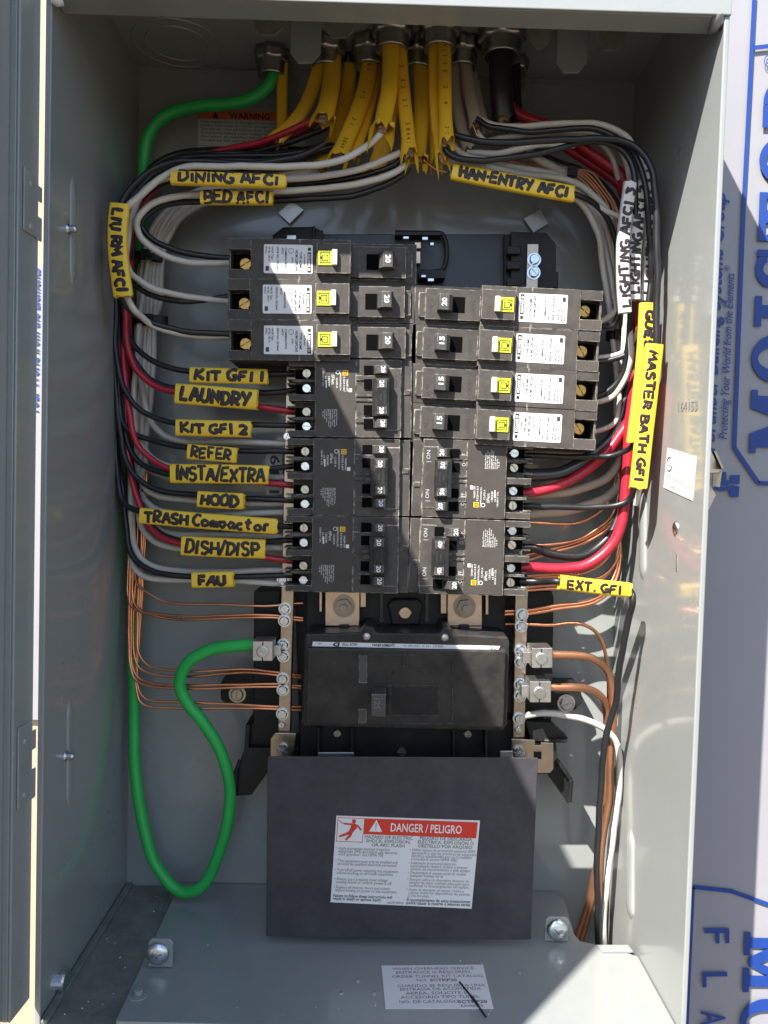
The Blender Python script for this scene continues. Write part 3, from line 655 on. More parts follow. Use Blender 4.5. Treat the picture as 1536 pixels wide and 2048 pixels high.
afci((457, 679), (826, 684), 20, 'black single-pole breaker above the KIT GFI 1 label, shadow edge crossing its white label', LG, 17444)
afci((1205, 622), (838, 605), 20, 'black single-pole breaker at the top of the right column, the only one there marked 20', RG, 1608)
afci((1199, 704), (834, 684), 15, 'black breaker marked 15, directly under the right column breaker marked 20', RG, 17435)
afci((1197, 783), (832, 764), 15, 'black breaker marked 15, middle of the three marked 15 in the right column', RG, 17435)
afci((1193, 861), (831, 842), 15, 'black breaker marked 15, lowest of the large single-pole ones on the right', RG, 17435)

def tandem(pa, pb, label, group, rating=('20', '20', '20', '20'), outer_on=(True, True), hv=25.4):
    H = 42.0; yf = YBASE-H/1e3
    t, Lm = breaker_root('tandem_breaker', label, 'breaker', group, pa, pb, yf); L_ = Lm*1e3; s = L_/83.0
    mb = MB()
    lb(mb, 19.3*s, 76*s, 4, H, -hv, hv); lb(mb, 75.9*s, L_, 4, H-2.6, -hv+.3, hv-.3)
    lb(mb, 5*s, 19.4*s, 4, H-11, -hv+.4, hv-.4)
    for v0, v1 in ((hv-4.4, hv-.2), (-1.6, 2.6), (-hv+.2, -hv+4.4)): lb(mb, 2*s, 19.4*s, 4, H-1.2, v0, v1)
    for v0, v1 in ((11.2, 12.8), (-13.6, -12.0)): lb(mb, 4*s, 19.4*s, 4, H-5.5, v0, v1)
    lb(mb, -1*s, 6*s, 4, H-7, -hv+.8, hv-.8) if False else None
    for v in (16.8, 7.0, -8.4, -18.0): lb(mb, 0, 5.2*s, 6, H-9.0, v+2.9, v+4.1); lb(mb, 0, 5.2*s, 6, H-9.0, v-4.0, v-2.9)
    # handle surround
    lb(mb, 46.5*s, 53*s, 8, H+.7, 8.6, 16.3) if False else None
    lb(mb, 46*s, 57*s, 8, H+.8, -1.9, -.6); lb(mb, 46*s, 57*s, 8, H+.8, 1.2, 2.4)
    lb(mb, 46.2*s, 66*s, 8, H+1.0, 11.9, 15.0); lb(mb, 46.2*s, 66*s, 8, H+1.0, -15.6, -12.6)
    lb(mb, 66*s, 75.9*s, 8, H+.5, -20.5, 19.7); lb(mb, 75.8*s, 76.1*s, 8, H+.25, -hv+.4, hv-.4)
    lb(mb, 78*s, 82*s, 8, H-1.9, 3, 6); lb(mb, 46.1*s, 46.4*s, 8, H+.3, -hv+.6, hv-.6)
    body = mb.build('body', 'black_plastic', t, bevel=.0005)
    mb = MB()
    vs_ = (18.2, 9.6, -7.4, -16.4); offu = []
    for i, v in enumerate(vs_):
        on = outer_on[0] if i == 0 else outer_on[1] if i == 3 else True
        u = 51.5 if on else 60.5
        lb(mb, u*s, (u+6.2)*s, H, H+1.12, v-3.1, v+3.1)
    mb.build_each('handle_opening', 'dark_hole', body); mb = MB()
    for v in (16.8, 7.0, -8.4, -18.0): lb(mb, 5.2*s, 13*s, H-11, H-10.9, v-3, v+3)
    mb.build_each('terminal_pocket', 'dark_hole', body)
    mb = MB(); mb.prism([(a*s/1e3, b/1e3) for a, b in [(20, -hv+.6), (45, -hv+.6), (45.8, -hv+1.6), (45.8, hv-1.6), (45, hv-.6), (20, hv-.6)]], -(H+.22)/1e3, -H/1e3)
    lab = mb.build('rating_label', 'black_label', t)
    mb = MB(); lb(mb, 37.5*s, 41*s, H+.22, H+.32, 15.0, 18.4); eb = mb.build('emblem_badge', 'badge_orange', lab)
    mb = MB(); d_logo(mb, 39.25*s, 16.7, H+.32, 2.2); mb.build('emblem', 'ink', eb)
    mb = MB(); h = H+.30
    for u, v, tx, wd, sz in [(40.0, 12.6, 'TANDEM UNIT', 8.2, 1.7), (37.9, 14.2, 'E-5254 A B17', 9.6, 1.7), (35.6, 18.4, 'COMMONWEALTH', 13, 1.5), (33.2, 13.4, 'CLASS A', 6.6, 1.7), (31.2, 15, 'CTL', 3.2, 1.5),
                         (30.2, 15.4, 'DP-4075', 6.2, 2.0), (28.0, 14.6, '120/240', 6.5, 1.8), (25.8, 14.8, '10 kA', 5.2, 1.6), (24.2, 18, '120/240 V~ CTL', 10, 1.5)]:
        ltext(mb, tx, u*s, v, h, sz, fit=wd)
    for i, (tx, wd, dv) in enumerate([('Quality Proven', 10.4, 0), ('Fuse for type of', 11.4, 0), ('Use Square D Inter', 11, 0), ('changeable devices', 12.4, 0), ('60/75°C Wire', 11.4, 0), ('Cu/Al wire', 8.6, 0), ('terminals', 6.6, 0), ('15 A', 3.6, -1)]):
        ltext(mb, tx, (33.3-i*1.3)*s, -7.0+dv, h, 1.25, fit=wd)
    c = Vector((34.4*s/1e3, -h/1e3, 16.9/1e3)); mb.tube([c+Vector((cos(i*pi/10)*.0012, 0, sin(i*pi/10)*.0012)) for i in range(21)], .0002, 5)
    lb(mb, 41.6*s, 43.6*s, H+.2, h, 4.2, 6.6); lb(mb, 26.4*s, 27.2*s, H+.2, h, 6.8, 11.8)
    mb.build('lettering', 'white_ink', lab)
    for i, v in enumerate((16.8, 7.0, -8.4, -18.0)):
        screw((13.4*s/1e3, -(H-8)/1e3, v/1e3), TOCAM, .0031, .0034, 'slot', .9+.5*(i % 2)+i*.3, 'terminal_screw', 'dull_screw' if i % 2 == 0 else 'zinc', t)
        mb = MB(); lb(mb, 2.2*s, 9.6*s, H-14, H-9.5, v-1.5, v+1.5); mb.build('terminal_clamp', 'steel', t, bevel=.0002) if i == 0 and False else None
    for i, v in ((0, 18.3), (3, -16.6)):
        on = outer_on[0 if i == 0 else 1]; u = 57.6 if on else 51.6
        u1 = u+9.6
        mb = MB(); a = [(u, H), (u+1.5, H+5.0), (u+3.2, H+6.6), (u1-.6, H+6.6), (u1, H+5.6), (u1, H)]
        if not on: a = [(u+6, H), (u+.2, H+5.0), (u+.8, H+6.6), (u+5.2, H+6.6), (u+7, H+5.2), (u+8.6, H)]
        if not on: a = [(51, H), (50.2, H+5), (50.8, H+6.6), (56, H+6.6), (57.6, H+5), (60, H)]
        mb.hexa([(x*s/1e3, -y/1e3, (v-2.75)/1e3) for x, y in a], [(x*s/1e3, -y/1e3, (v+2.75)/1e3) for x, y in a]); hd = mb.build('handle', 'handle_plastic', t, bevel=.0003)
        mb = MB(); uu = u+5.1 if on else 51.5
        ltext(mb, rating[i], uu*s, v+2.1, H+6.7, 4.0, fit=4.2, bold=.02); mb.build('rating_number', 'white_ink', hd)
    mb = MB(); lb(mb, 57.0*s, 68.2*s, H+.3, H+7.6, -12.2, 12.6); lb(mb, 59.6*s, 67.2*s, H+7, H+8.1, -11.2, 11.8)
    tb = mb.build('handle_tie', 'base_plastic', t, bevel=.0005)
    for i, v in ((1, 8.8), (2, -8.3)):
        mb = MB(); lb(mb, 60.4*s, 66.6*s, H+8.1, H+8.3, v-2.5, v+2.5); pl = mb.build('rating_plate', 'handle_plastic', tb)
        mb = MB(); ltext(mb, rating[i], 61.9*s, v+2.1, H+8.4, 4.0, fit=4.2, bold=.02); mb.build('rating_number', 'white_ink', pl)
    mb = MB(); ltext(mb, 'COMMON', 64.4*s, 4.6, H+8.2, 1.9, fit=8.4); ltext(mb, 'TRIP', 61.8*s, 2.6, H+8.2, 1.9, fit=4.6); mb.build('moulded_lettering', 'handle_plastic', tb)
    mb = MB()
    for v in (15.6, -10.2): ltext(mb, '| ON', 71.4*s, v, H+.62, 3.6, fit=7.6); ltext(mb, 'O OFF', 47.2*s, v+2, H+.42, 3.6, fit=8.2)
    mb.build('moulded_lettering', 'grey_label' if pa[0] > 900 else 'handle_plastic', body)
    return t
TG = 'four-pole tandem breakers'
tandem((571, 796), (823.5, 798), 'black four-handle breaker fed by the KIT GFI and LAUNDRY wires', TG, hv=25.3)
tandem((568, 953), (820, 956), 'black four-handle breaker at mid-left, beside the REFER and INSTA/EXTRA labels', TG, hv=25.3)
tandem((565, 1107), (817.5, 1111), 'black four-handle breaker at bottom left, mostly in shade beside the DISH/DISP label', TG, hv=25.3)
tandem((1069, 962), (825, 955), 'black four-handle breaker on the right whose tied handles are marked 50', TG, ('20', '50', '50', '20'), hv=25.6)
tandem((1065, 1118), (819, 1111), 'black four-handle breaker at bottom right with tied handles marked 40 and outer handles off', TG, ('20', '40', '40', '20'), (False, False), hv=25.0)

# ================================================================== bus base, bars, lugs
base = thing('bus_base', 'black plastic base with metal bars that the breakers plug onto', 'bus base', (P(800, 1000, YB).x, YB, P(800, 1000, YB).z))
Y0 = .128
mb = MB()
mb.pprism([(585, 560), (640, 470), (1010, 472), (1040, 580), (1040, 1200), (1000, 1500), (600, 1500), (590, 1200)], Y0, YB-.0005)
mb.build('base_plate', 'base_plastic', base)
mb = MB(); mb.pprism([(508, 1182), (560, 1180), (560, 1500), (495, 1496), (495, 1450), (506, 1446)], .126, YB-.0006); mb.pprism([(1052, 1182), (1104, 1182), (1108, 1196), (1103, 1446), (1060, 1450), (1040, 1500), (1040, 1200)], .126, YB-.0006)
mb.prect(612, 1180, 1012, 1270, .1195, Y0+.002); mb.prect(600, 1440, 1030, 1560, .112, Y0+.004)
mb.build_each('side_plate', 'base_plastic', base, bevel=.0008)
mb = MB(); mb.pprism([(450, 1352), (560, 1352), (560, 1408), (450, 1408), (441, 1398), (441, 1366)], .130, YB-.0005); e1 = mb.build('mounting_ear', 'base_plastic', base, bevel=.0008)
screw(P(475, 1388, .130), TOCAM, .0046, .003, 'slot', .6, 'screw', 'dull_screw', e1, collar=True)
mb = MB(); mb.pprism([(1052, 1368), (1160, 1370), (1166, 1404), (1150, 1420), (1060, 1420)], .130, YB-.0005); e2 = mb.build('mounting_ear', 'base_plastic', base, bevel=.0008)
screw(P(1132, 1406, .130), TOCAM, .0048, .003, 'slot', -.5, 'screw', 'aluminium', e2, collar=True)
# top end: caps and centre plate
mb = MB(); mb.pprism([(545, 480), (545, 470), (566, 454), (628, 453), (640, 460), (640, 482)], .119, YB-.0005); mb.prect(624, 452, 630, 485, .116, Y0); mb.prect(630, 460, 646, 482, .118, Y0); mb.build('end_cap', 'base_plastic', base, bevel=.0006)
mb = MB(); mb.prect(573, 470, 592, 479, .117, .121); mb.build('contact', 'zinc', base, bevel=.0003)
mb = MB(); mb.prect(640, 468, 1016, 578, .123, .1285); mb.build('centre_plate', 'blue_black_plastic', base, bevel=.0006)
mb = MB(); pts = [(790, 465), (880, 466)]+[(880+14*cos(a), 504-38*sin(a)) for a in [pi/2-i*pi/10 for i in range(11)]]+[(860, 545), (840, 543)]
ptw = [P(x, y, .117) for x, y in pts]; mb.tube(ptw, .0016, 8); mb.prect(790, 464, 882, 470, .113, .122); mb.prect(838, 541, 890, 556, .110, .123); mb.build('rim', 'base_plastic', base, bevel=.0004)
mb = MB(); mb.prect(829, 484, 842, 497, .110, .118); mb.prect(829, 502, 841, 527, .110, .118); mb.build_each('copper_stab', 'tinned_copper', base, bevel=.0004)
mb = MB()
for x0, y0, x1, y1 in ((806, 472, 818, 478), (844, 473, 856, 480), (860, 484, 868, 491), (842, 549, 852, 555), (855, 556, 868, 563)): mb.prect(x0, y0, x1, y1, .109, .113)
mb.build_each('contact', 'zinc', base, bevel=.0004)
mb = MB(); mb.pprism([(1022, 463), (1092, 465), (1112, 487), (1112, 542), (1117, 544), (1117, 575), (1022, 578)], .112, YB-.0006); mb.prect(1009, 468, 1026, 580, .117, .130)
for y in (492, 522, 556): mb.prect(1014, y, 1042, y+16, .108, .114)
mb.build('end_bracket', 'base_plastic', base, bevel=.0006)
# neutral bars
def bar(pl, pr_, y0, y1, name, scr, Y=.104):
    mb = MB(); mb.pprism([pl[0], pr_[0], pr_[1], pl[1]], Y, Y+.009); b = mb.build('neutral_bar', 'tinned_bar', base, bevel=.0005)
    for i, (x, y, r) in enumerate(scr): screw(P(x, y, Y), TOCAM, PXL(r, Y), .0030, 'phillips' if i % 3 else 'slot', .4+i*1.1, 'screw', 'zinc', b, collar=(r > 8))
    return b
bl = bar([(573, 722), (556, 1466)], [(599, 722), (580, 1466)], 0, 0, '', [(575, 873, 8), (566, 1161, 9), (570, 1217, 9.5), (569, 1241, 9.5), (567, 1289, 9.5), (567, 1312, 9.5), (566, 1357, 9.5), (566, 1379, 9.5), (565, 1427, 9.5), (564, 1448, 7)])
br = bar([(1031, 1184), (1026, 1476)], [(1056, 1184), (1049, 1476)], 0, 0, '', [(1044, 1229, 9.5), (1042, 1252, 9.5), (1041, 1300, 9.5), (1041, 1323, 9.5), (1040, 1368, 9.5), (1040, 1391, 9.5), (1038, 1436, 9.5), (1036, 1457, 7)])
bt = bar([(1055, 487), (1052, 585)], [(1078, 487), (1076, 585)], 0, 0, '', [(1068, 520, 10), (1067, 546, 10)], Y=.108)
# lugs on the bars
def lug(x0, y0, x1, y1, bx, bar_, Y=.084):
    mb = MB(); mb.prect(x0, y0, x1, y1, Y, Y+.017); o = mb.build('lug', 'aluminium', bar_, bevel=.0004)
    c = P((x0+x1)/2-(0 if bx < 800 else 2), (y0+y1)/2+1, Y)
    screw(c, TOCAM, PXL(12, Y), .0012, 'slot', 1.4 if bx > 800 else 1.1, 'screw', 'aluminium', o)
    mb = MB(); k = PXL(1, Y); mb.box(c.x-.0003, c.x+.0004, Y-.0001, Y+.002, c.z+k*12.5, c.z+k*(y1-y0)*.5); mb.box(c.x-.0003, c.x+.0004, Y-.0001, Y+.002, c.z-k*(y1-y0)*.5, c.z-k*12.5); mb.build('split', 'dark_hole', o)
    xs = (x1-2, bx) if bx > x1 else (bx, x0+2)
    mb = MB(); mb.prect(xs[0], y0+8, xs[1], y1-10, Y+.010, Y+.020); mb.build('tang', 'aluminium', o, bevel=.0003)
lug(505, 1283, 545, 1322, 562, bl); lug(1064, 1296, 1105, 1336, 1046, br); lug(1060, 1363, 1102, 1405, 1044, br)
# steel brackets at the feet of the bars
mb = MB(); mb.pprism([(541, 1478), (550, 1466), (592, 1467), (588, 1500), (580, 1516), (580, 1560), (540, 1560)], .100, .1018); b1 = mb.build('foot_bracket', 'tinned_bar', base, bevel=.0004)
screw(P(566, 1497, .100), TOCAM, .0036, .004, 'phillips', .3, 'screw', 'zinc', b1)
mb = MB(); mb.pprism([(1023, 1478), (1070, 1480), (1070, 1491), (1082, 1491), (1082, 1485), (1107, 1486), (1107, 1538), (1100, 1546), (1023, 1546)], .100, .1018); b2 = mb.build('foot_bracket', 'tinned_bar', base, bevel=.0004)
screw(P(1038, 1502, .100), TOCAM, .0036, .004, 'phillips', .8, 'screw', 'zinc', b2)
mb = MB(); mb.prect(1068, 1504, 1083, 1518, .0993, .1002); mb.build('square_hole', 'dark_hole', b2)
# legs of the base
mb = MB(); mb.pprism([(497, 1496), (597, 1496), (597, 1560), (535, 1545), (503, 1590), (470, 1593), (467, 1586), (471, 1545), (489, 1498), (491, 1450), (500, 1450)], .118, YB-.0006); mb.tube([P(472, 1542, .115), P(470, 1588, .115)], .0018, 10); mb.tube([P(480, 1520, .116), P(472, 1542, .115)], .0014, 10); mb.build('leg', 'base_plastic', base, bevel=.0006)
mb = MB(); mb.pprism([(1050, 1442), (1104, 1446), (1137, 1476), (1130, 1486), (1062, 1482)], .112, .122); mb.tube([P(1090, 1482, .112), P(1134, 1480, .108)], .0016, 10); mb.build('fin', 'base_plastic', base, bevel=.0006)
mb = MB(); mb.pprism([(1060, 1486), (1112, 1486), (1116, 1530), (1143, 1558), (1145, 1600), (1136, 1608), (1095, 1548), (1060, 1548)], .114, YB-.0006); mb.tube([P(1113, 1520, .110), P(1142, 1560, .108)], .0017, 10); mb.tube([P(1142, 1560, .108), P(1139, 1603, .108)], .0017, 10); mb.build('leg', 'base_plastic', base, bevel=.0006)
# bus straps with hex nuts
for x0, x1, cx, cy, side in ((650, 719, 688, 1212, 1), (895, 964, 929, 1213, -1)):
    mb = MB(); mb.prect(x0, 1182, x1, 1252, .108, .112); mb.prect(x0, 1252, x1, 1272, .1105, .114)
    if side > 0: mb.prect(x1+1, 1182, x1+13, 1215, .112, .115); mb.prect(638, 1182, 644, 1224, .108, .116)
    else: mb.prect(x0-14, 1182, x0-1, 1228, .112, .115); mb.prect(971, 1182, 977, 1230, .108, .116)
    bs = mb.build('bus_strap', 'tinned_copper', base, bevel=.0005)
    screw(P(cx, cy, .108), TOCAM, PXL(15, .108), .006, 'hex', .4, 'hex_nut', 'nut_steel', bs)
    mb = MB(); mb.prect(cx-10, 1250, cx+10, 1268, .104, .110); mb.build('stop', 'base_plastic', bs, bevel=.0006)
mb = MB(); mb.pprism([(786, 1198), (836, 1198), (846, 1210), (838, 1250), (784, 1250), (775, 1210)], .113, .121); bo = mb.build('boss', 'base_plastic', base, bevel=.0012)
screw(P(810, 1225, .113), TOCAM, PXL(13, .113), .0022, 'slot', -.75, 'screw', 'tinned_copper', bo)
for x in (763, 854):
    mb = MB(); mb.prect(x-3, 1186, x+3, 1236, .117, .121); mb.disc(P(x, 1240, .117), (0, 1, 0), .0018, .003); mb.build('key_rib', 'blue_black_plastic', base)
for x, y, r in ((803, 1502, 9), (675, 1465, 8), (935, 1466, 8)): screw(P(x, y, .111), TOCAM, PXL(r, .111), .003, 'phillips', .7, 'screw', 'dull_screw', base)
mb = MB(); mb.prect(636, 1505, 708, 1540, .098, .100); mb.prect(1000, 1502, 1026, 1540, .098, .100); mb.build_each('line_terminal', 'aluminium', base, bevel=.0004)
for x0, x1 in ((634, 706), (905, 975)):
    mb = MB(); mb.prect(x0, 1455, x0+5, 1515, .100, .112); mb.prect(x1-5, 1455, x1, 1515, .100, .112); mb.build_each('barrier', 'base_plastic', base, bevel=.0005)

# number tag behind the left wires
o = thing('number_tag', 'grey tag with black 6411 standing beside the INSTA/EXTRA label', 'tag', P(548, 945, .122))
mb = MB(); mb.prect(532, 906, 565, 989, .121, .1225); tg = mb.build('tag_plate', 'grey_label', o)
mb = MB(); A = P(541, 909, .1208); put_text(mb, '6411', A, (0, 0, -1), (1, 0, 0), .0095, fit=PXL(76, .121), bold=.02); mb.build('lettering', 'ink', o)

# ================================================================== main breaker
mn = thing('main_breaker', 'large black main breaker with a white strip label, under the bus straps', 'breaker', P(812, 1365, .12))
YM = .080
mb = MB()
mb.pprism([(611, 1268), (722, 1265), (730, 1252), (746, 1254), (752, 1266), (880, 1267), (886, 1254), (900, 1254), (908, 1268), (1016, 1274), (1019, 1285), (1014, 1450), (1004, 1462), (606, 1452), (603, 1440)], YM+.004, .118)
mb.pprism([(614, 1296), (1012, 1301), (1007, 1456), (720, 1450), (610, 1448)], YM, YM+.012)
bd = mb.build('body', 'main_black', mn, bevel=.0012)
# recess frame
mb = MB()
mb.prect(717, 1306, 906, 1447, YM-.0004, YM+.002); mb.build('recess', 'dark_hole', bd) if False else None
mb = MB(); mb.pprism([(718, 1310), (734, 1310), (734, 1366), (718, 1366)], YM-.0002, YM+.004); mb.pprism([(717, 1418), (733, 1418), (733, 1446), (717, 1446)], YM-.0002, YM+.004); mb.build_each('recess_edge', 'handle_plastic', bd)
mb = MB(); mb.prect(717, 1309, 906, 1311, YM-.0006, YM+.004); mb.prect(717, 1446, 904, 1448, YM-.0006, YM+.004); mb.prect(904, 1310, 906, 1448, YM-.0006, YM+.004)
for x0, y0, x1, y1 in ((746, 1370, 878, 1372), (746, 1430, 878, 1432), (746, 1371, 748, 1431), (877, 1371, 879, 1431), (778, 1372, 782, 1430)): mb.prect(x0, y0, x1, y1, YM-.0006, YM+.004)
mb.prect(806, 1311, 842, 1334, YM-.001, YM+.004); mb.build('recess_rim', 'main_black', bd, bevel=.0002)
mb = MB(); mb.prect(783, 1374, 876, 1429, YM-.0001, YM+.003); mb.prect(749, 1374, 778, 1429, YM-.0002, YM+.003)
for x in (786, 860): mb.disc(P(x, 1345, YM-.0003), (0, 1, 0), .0016, .003)
mb.build_each('opening', 'base_plastic', bd)
mb = MB(); mb.pprism([(743, 1388), (772, 1388), (771, 1435), (742, 1433)], YM-.017, YM+.004); hd = mb.build('handle', 'handle_plastic', mn, bevel=.0008)
mb = MB(); A = P(749, 1393, YM-.0172); put_text(mb, '125', A, (0, 0, -1), (1, 0, 0), .0052, fit=.007); mb.build('rating_number', 'faded_ink', hd)
for x, y in ((733, 1273), (889, 1275)): mb = MB(); mb.lathe(P(x, y, YM+.004), TOCAM, [(.0028, 0), (.0027, .0008), (.0016, .0014), (.0001, .0016)], 20); mb.build('rivet', 'aluminium', mn)
o, at, u, v, W_, H_, n = sticker([P(626, 1283, YM+.0036), P(1000, 1292, YM+.0036), P(996, 1300, YM+.0036), P(624, 1292, YM+.0036)], 'white_label', mn, 'strip_label', .0006)
mb = MB()      # the strip reads upside down
for tx, a_, y, fit_, sz, bd_ in [('QOM2125VH', .44, .20, .12, .75, .03), ('60/75°C', .42, .75, .07, .5, 0), ('D', .145, .15, .035, 1.15, .06), ('HACR TYPE', .24, .2, .08, .8, .02), ('SERIES 125 A 120/240 V~', .70, .3, .22, .6, 0), ('(LR)', .985, .2, .04, .85, 0), ('AL/CU', .05, .3, .02, .6, 0)]:
    put_text(mb, tx, at(a_, y*.6), -u, -v, H_*sz, fit=W_*fit_, bold=bd_)
mb.build('lettering', 'ink', o)

# ================================================================== cover plate with danger sticker
cv = thing('cover_plate', 'dark fibre cover plate with a danger sticker, resting on the panel bottom', 'cover', (P(800, 1880, .073).x, .073, ZF))
YC = .0735
a = [P(535, 1513, YC), P(700, 1513.5, YC), P(1076, 1516, YC), P(1062, 1880, YC), P(800, 1877, YC), P(532, 1873, YC)]
for q in a[3:]: q.z = max(q.z, ZF+.0008)
mb = MB(); mb.hexa(a, [q+Vector((0, .0012, 0)) for q in a]); sheet = mb.build('sheet', 'cover_film', cv, bevel=.0005)
o, at, u, v, W_, H_, n = sticker([P(673, 1631, YC), P(960, 1641, YC), P(943, 1817, YC), P(661, 1804, YC)], 'white_label', cv, 'danger_sticker', .0003)
def rect(mb, u0, v0, u1, v1, l=0.0):
    q = [at(u0, v0), at(u1, v0), at(u1, v1), at(u0, v1)]; q = [k+n*l for k in q]; mb.hexa(q, [k-n*.0001 for k in q])
mb = MB(); rect(mb, .195, .018, .985, .20)
for r in ((.01, .018, .195, .024), (.01, .29, .195, .296), (.01, .018, .014, .296), (.191, .2, .195, .296)): rect(mb, *r)
# falling figure with spark
def limb(pts, th):
    mb.tube([at(x, y)+n*.00008 for x, y in pts], [H_*t for t in (th if isinstance(th, (list, tuple)) else [th]*len(pts))], 8, flat=.00008, side=(at(pts[-1][0], pts[-1][1])-at(pts[0][0], pts[0][1])).cross(n))
mb.lathe(at(.125, .055), n, [(H_*.024, 0), (H_*.022, .0001), (.0001, .00012)], 16)
limb([(.118, .085), (.128, .12), (.11, .17)], [.02, .034, .024]); limb([(.112, .165), (.085, .20), (.03, .235)], [.017, .015, .01]); limb([(.112, .17), (.105, .22), (.075, .275)], [.017, .015, .01])
limb([(.12, .09), (.09, .09), (.055, .085)], [.011, .01, .009]); limb([(.128, .09), (.155, .11), (.18, .155)], [.011, .01, .009]); limb([(.012, .05), (.03, .06), (.035, .075), (.055, .085)], [.003, .004, .004, .004])
mb.build('red_panel', 'red_ink', o)
mb = MB(); put_text(mb, 'DANGER / PELIGRO', at(.38, .155)+n*.0001, u, v, H_*.135, fit=W_*.495, bold=.012)
q = [at(.235, .165), at(.325, .165), at(.28, .03)]; q = [k+n*.0001 for k in q]; mb.hexa(q, [k-n*.0001 for k in q])
mb.build('white_lettering', 'white_ink', o)
mb = MB()
rect(mb, .277, .065, .283, .12, .0003); rect(mb, .277, .132, .283, .146, .0003)
def ln(tx, u0, v0, wd, sz, bold=0): put_text(mb, tx, at(u0, v0), u, v, H_*sz, fit=W_*wd, bold=bold)
ln('HAZARD OF ELECTRIC', .205, .245, .335, .052, .016); ln('SHOCK, EXPLOSION,', .218, .29, .31, .052, .016); ln('OR ARC FLASH', .258, .335, .23, .052, .016)
ln('PELIGRO DE DESCARGA', .59, .235, .365, .052, .016); ln('ELÉCTRICA, EXPLOSIÓN O', .578, .28, .39, .052, .016); ln('DESTELLO POR ARQUEO', .585, .325, .375, .052, .016)
for tx, y, wd in [('• Apply appropriate personal protective', .385, .37), ('  equipment (PPE) and follow safe electrical', .42, .41), ('  work practices.  See NFPA 70E', .455, .315), ('• This equipment must only be installed and', .53, .43), ('  serviced by qualified electrical personnel.', .565, .415), ('• Turn off all power supplying this equipment', .635, .44), ('  before working on or inside equipment.', .67, .395), ('• Always use a properly rated voltage', .74, .37), ('  sensing device to confirm power is off.', .775, .39), ('• Replace all devices, doors and covers', .835, .39), ('  before turning on power to this equipment.', .87, .43)]: ln(tx, .015, y, wd, .048)
for tx, y, wd in [('• Utilice equipo de protección personal (EPP)', .37, .455), ('  apropiado y siga las prácticas de seguridad', .405, .45), ('  eléctrica establecidas por su Compañía', .44, .42), ('  (consulte la norma NFPA 70E)', .475, .32), ('• Solamente el personal eléctrico', .52, .33), ('  especializado deberá instalar y prestar', .555, .40), ('  servicio de mantenimiento a este equipo.', .59, .42), ('• Desenergice el equipo antes de realizar', .63, .41), ('  cualquier trabajo en él.', .665, .235), ('• Siempre utilice un dispositivo detector de', .71, .43), ('  tensión de valor nominal adecuado para', .745, .42), ('  confirmar la desenergización del equipo.', .78, .42), ('• Antes de energizar el equipo, vuelva a', .825, .40), ('  colocar todos los dispositivos, las puertas', .86, .43), ('  y los frentes.', .895, .15)]: ln(tx, .528, y, wd, .046)
mb.build('lettering', 'faded_ink', o)
mb = MB(); ln('Failure to follow these instructions will', .015, .935, .41, .05, .012); ln('result in death or serious injury.', .015, .97, .34, .05, .012); ln('El incumplimiento de estas precauciones', .535, .945, .445, .05, .012); ln('podrá causar la muerte o lesiones serias.', .535, .98, .45, .05, .012); ln('40273-709-02', .40, .985, .115, .036)
mb.build('bold_lettering', 'ink', o)

# ================================================================== wires
def wpts(l, Yd):
    out = []
    for q in l:
        out.append(P(q[0], q[1], q[2] if len(q) > 2 else Yd))
    return out
def fillY(l):                                    # depth given at some points is carried between them
    idx = [i for i, q in enumerate(l) if len(q) > 2]; r = []
    for i, q in enumerate(l):
        if len(q) > 2: r.append(q); continue
        a = max([k for k in idx if k < i], default=None); b = min([k for k in idx if k > i], default=None)
        if a is None: Y = l[b][2]
        elif b is None: Y = l[a][2]
        else: Y = l[a][2]+(l[b][2]-l[a][2])*(i-a)/(b-a)
        r.append((q[0], q[1], Y))
    return r
NAMES = {'k': ('black_wire', 'black_wire', 5.6), 'w': ('white_wire', 'white_wire', 6.2), 'r': ('red_wire', 'red_wire', 6.2), 'c': ('copper_wire', 'copper', 2.7), 'g': ('green_wire', 'green_wire', 13),
         'b': ('beige_wire', 'beige_wire', 8.5)}
def wire(kind, label, l, r=None, m=None, group=None, name=None, n=10, cat='wire'):
    nm, mm, rr = NAMES[kind]; l = fillY(l); r = r or rr; pts = crom([P(*q) for q in l], 7)
    from mathutils import noise
    sd_ = Vector((l[0][0]*.37, l[-1][1]*.21, len(l)))
    amp = .0006 if kind != 'c' else .0003
    pts = [q if i in (0, len(pts)-1) else q+noise.noise_vector(q*38+sd_)*amp*1.6+noise.noise_vector(q*110+sd_)*amp*.5 for i, q in enumerate(pts)]
    k = (sum(q[2] for q in l)/len(l)-CAM.y)/F
    mb = MB(); mb.tube(pts, r*k, n)
    return tag(mb.build(name or nm, m or mm), label, cat, group)
BG, WG, CG = 'wires of the left bundle', 'white wires of the left bundle', 'bare copper ground wires'
def top_left(x_end, dy, x_down, Y=.115, y_down=(430, 520, 620)):      # from the cable ends along the top and down the left side
    return [(x_end, 290, Y), (600, 308+dy*.6), (520, 315+dy), (430, 316+dy), (360, 322+dy), (312, 342+dy), (280, 375+dy*.6), (x_down+8, y_down[0]), (x_down+1, y_down[1]), (x_down, y_down[2], Y)]

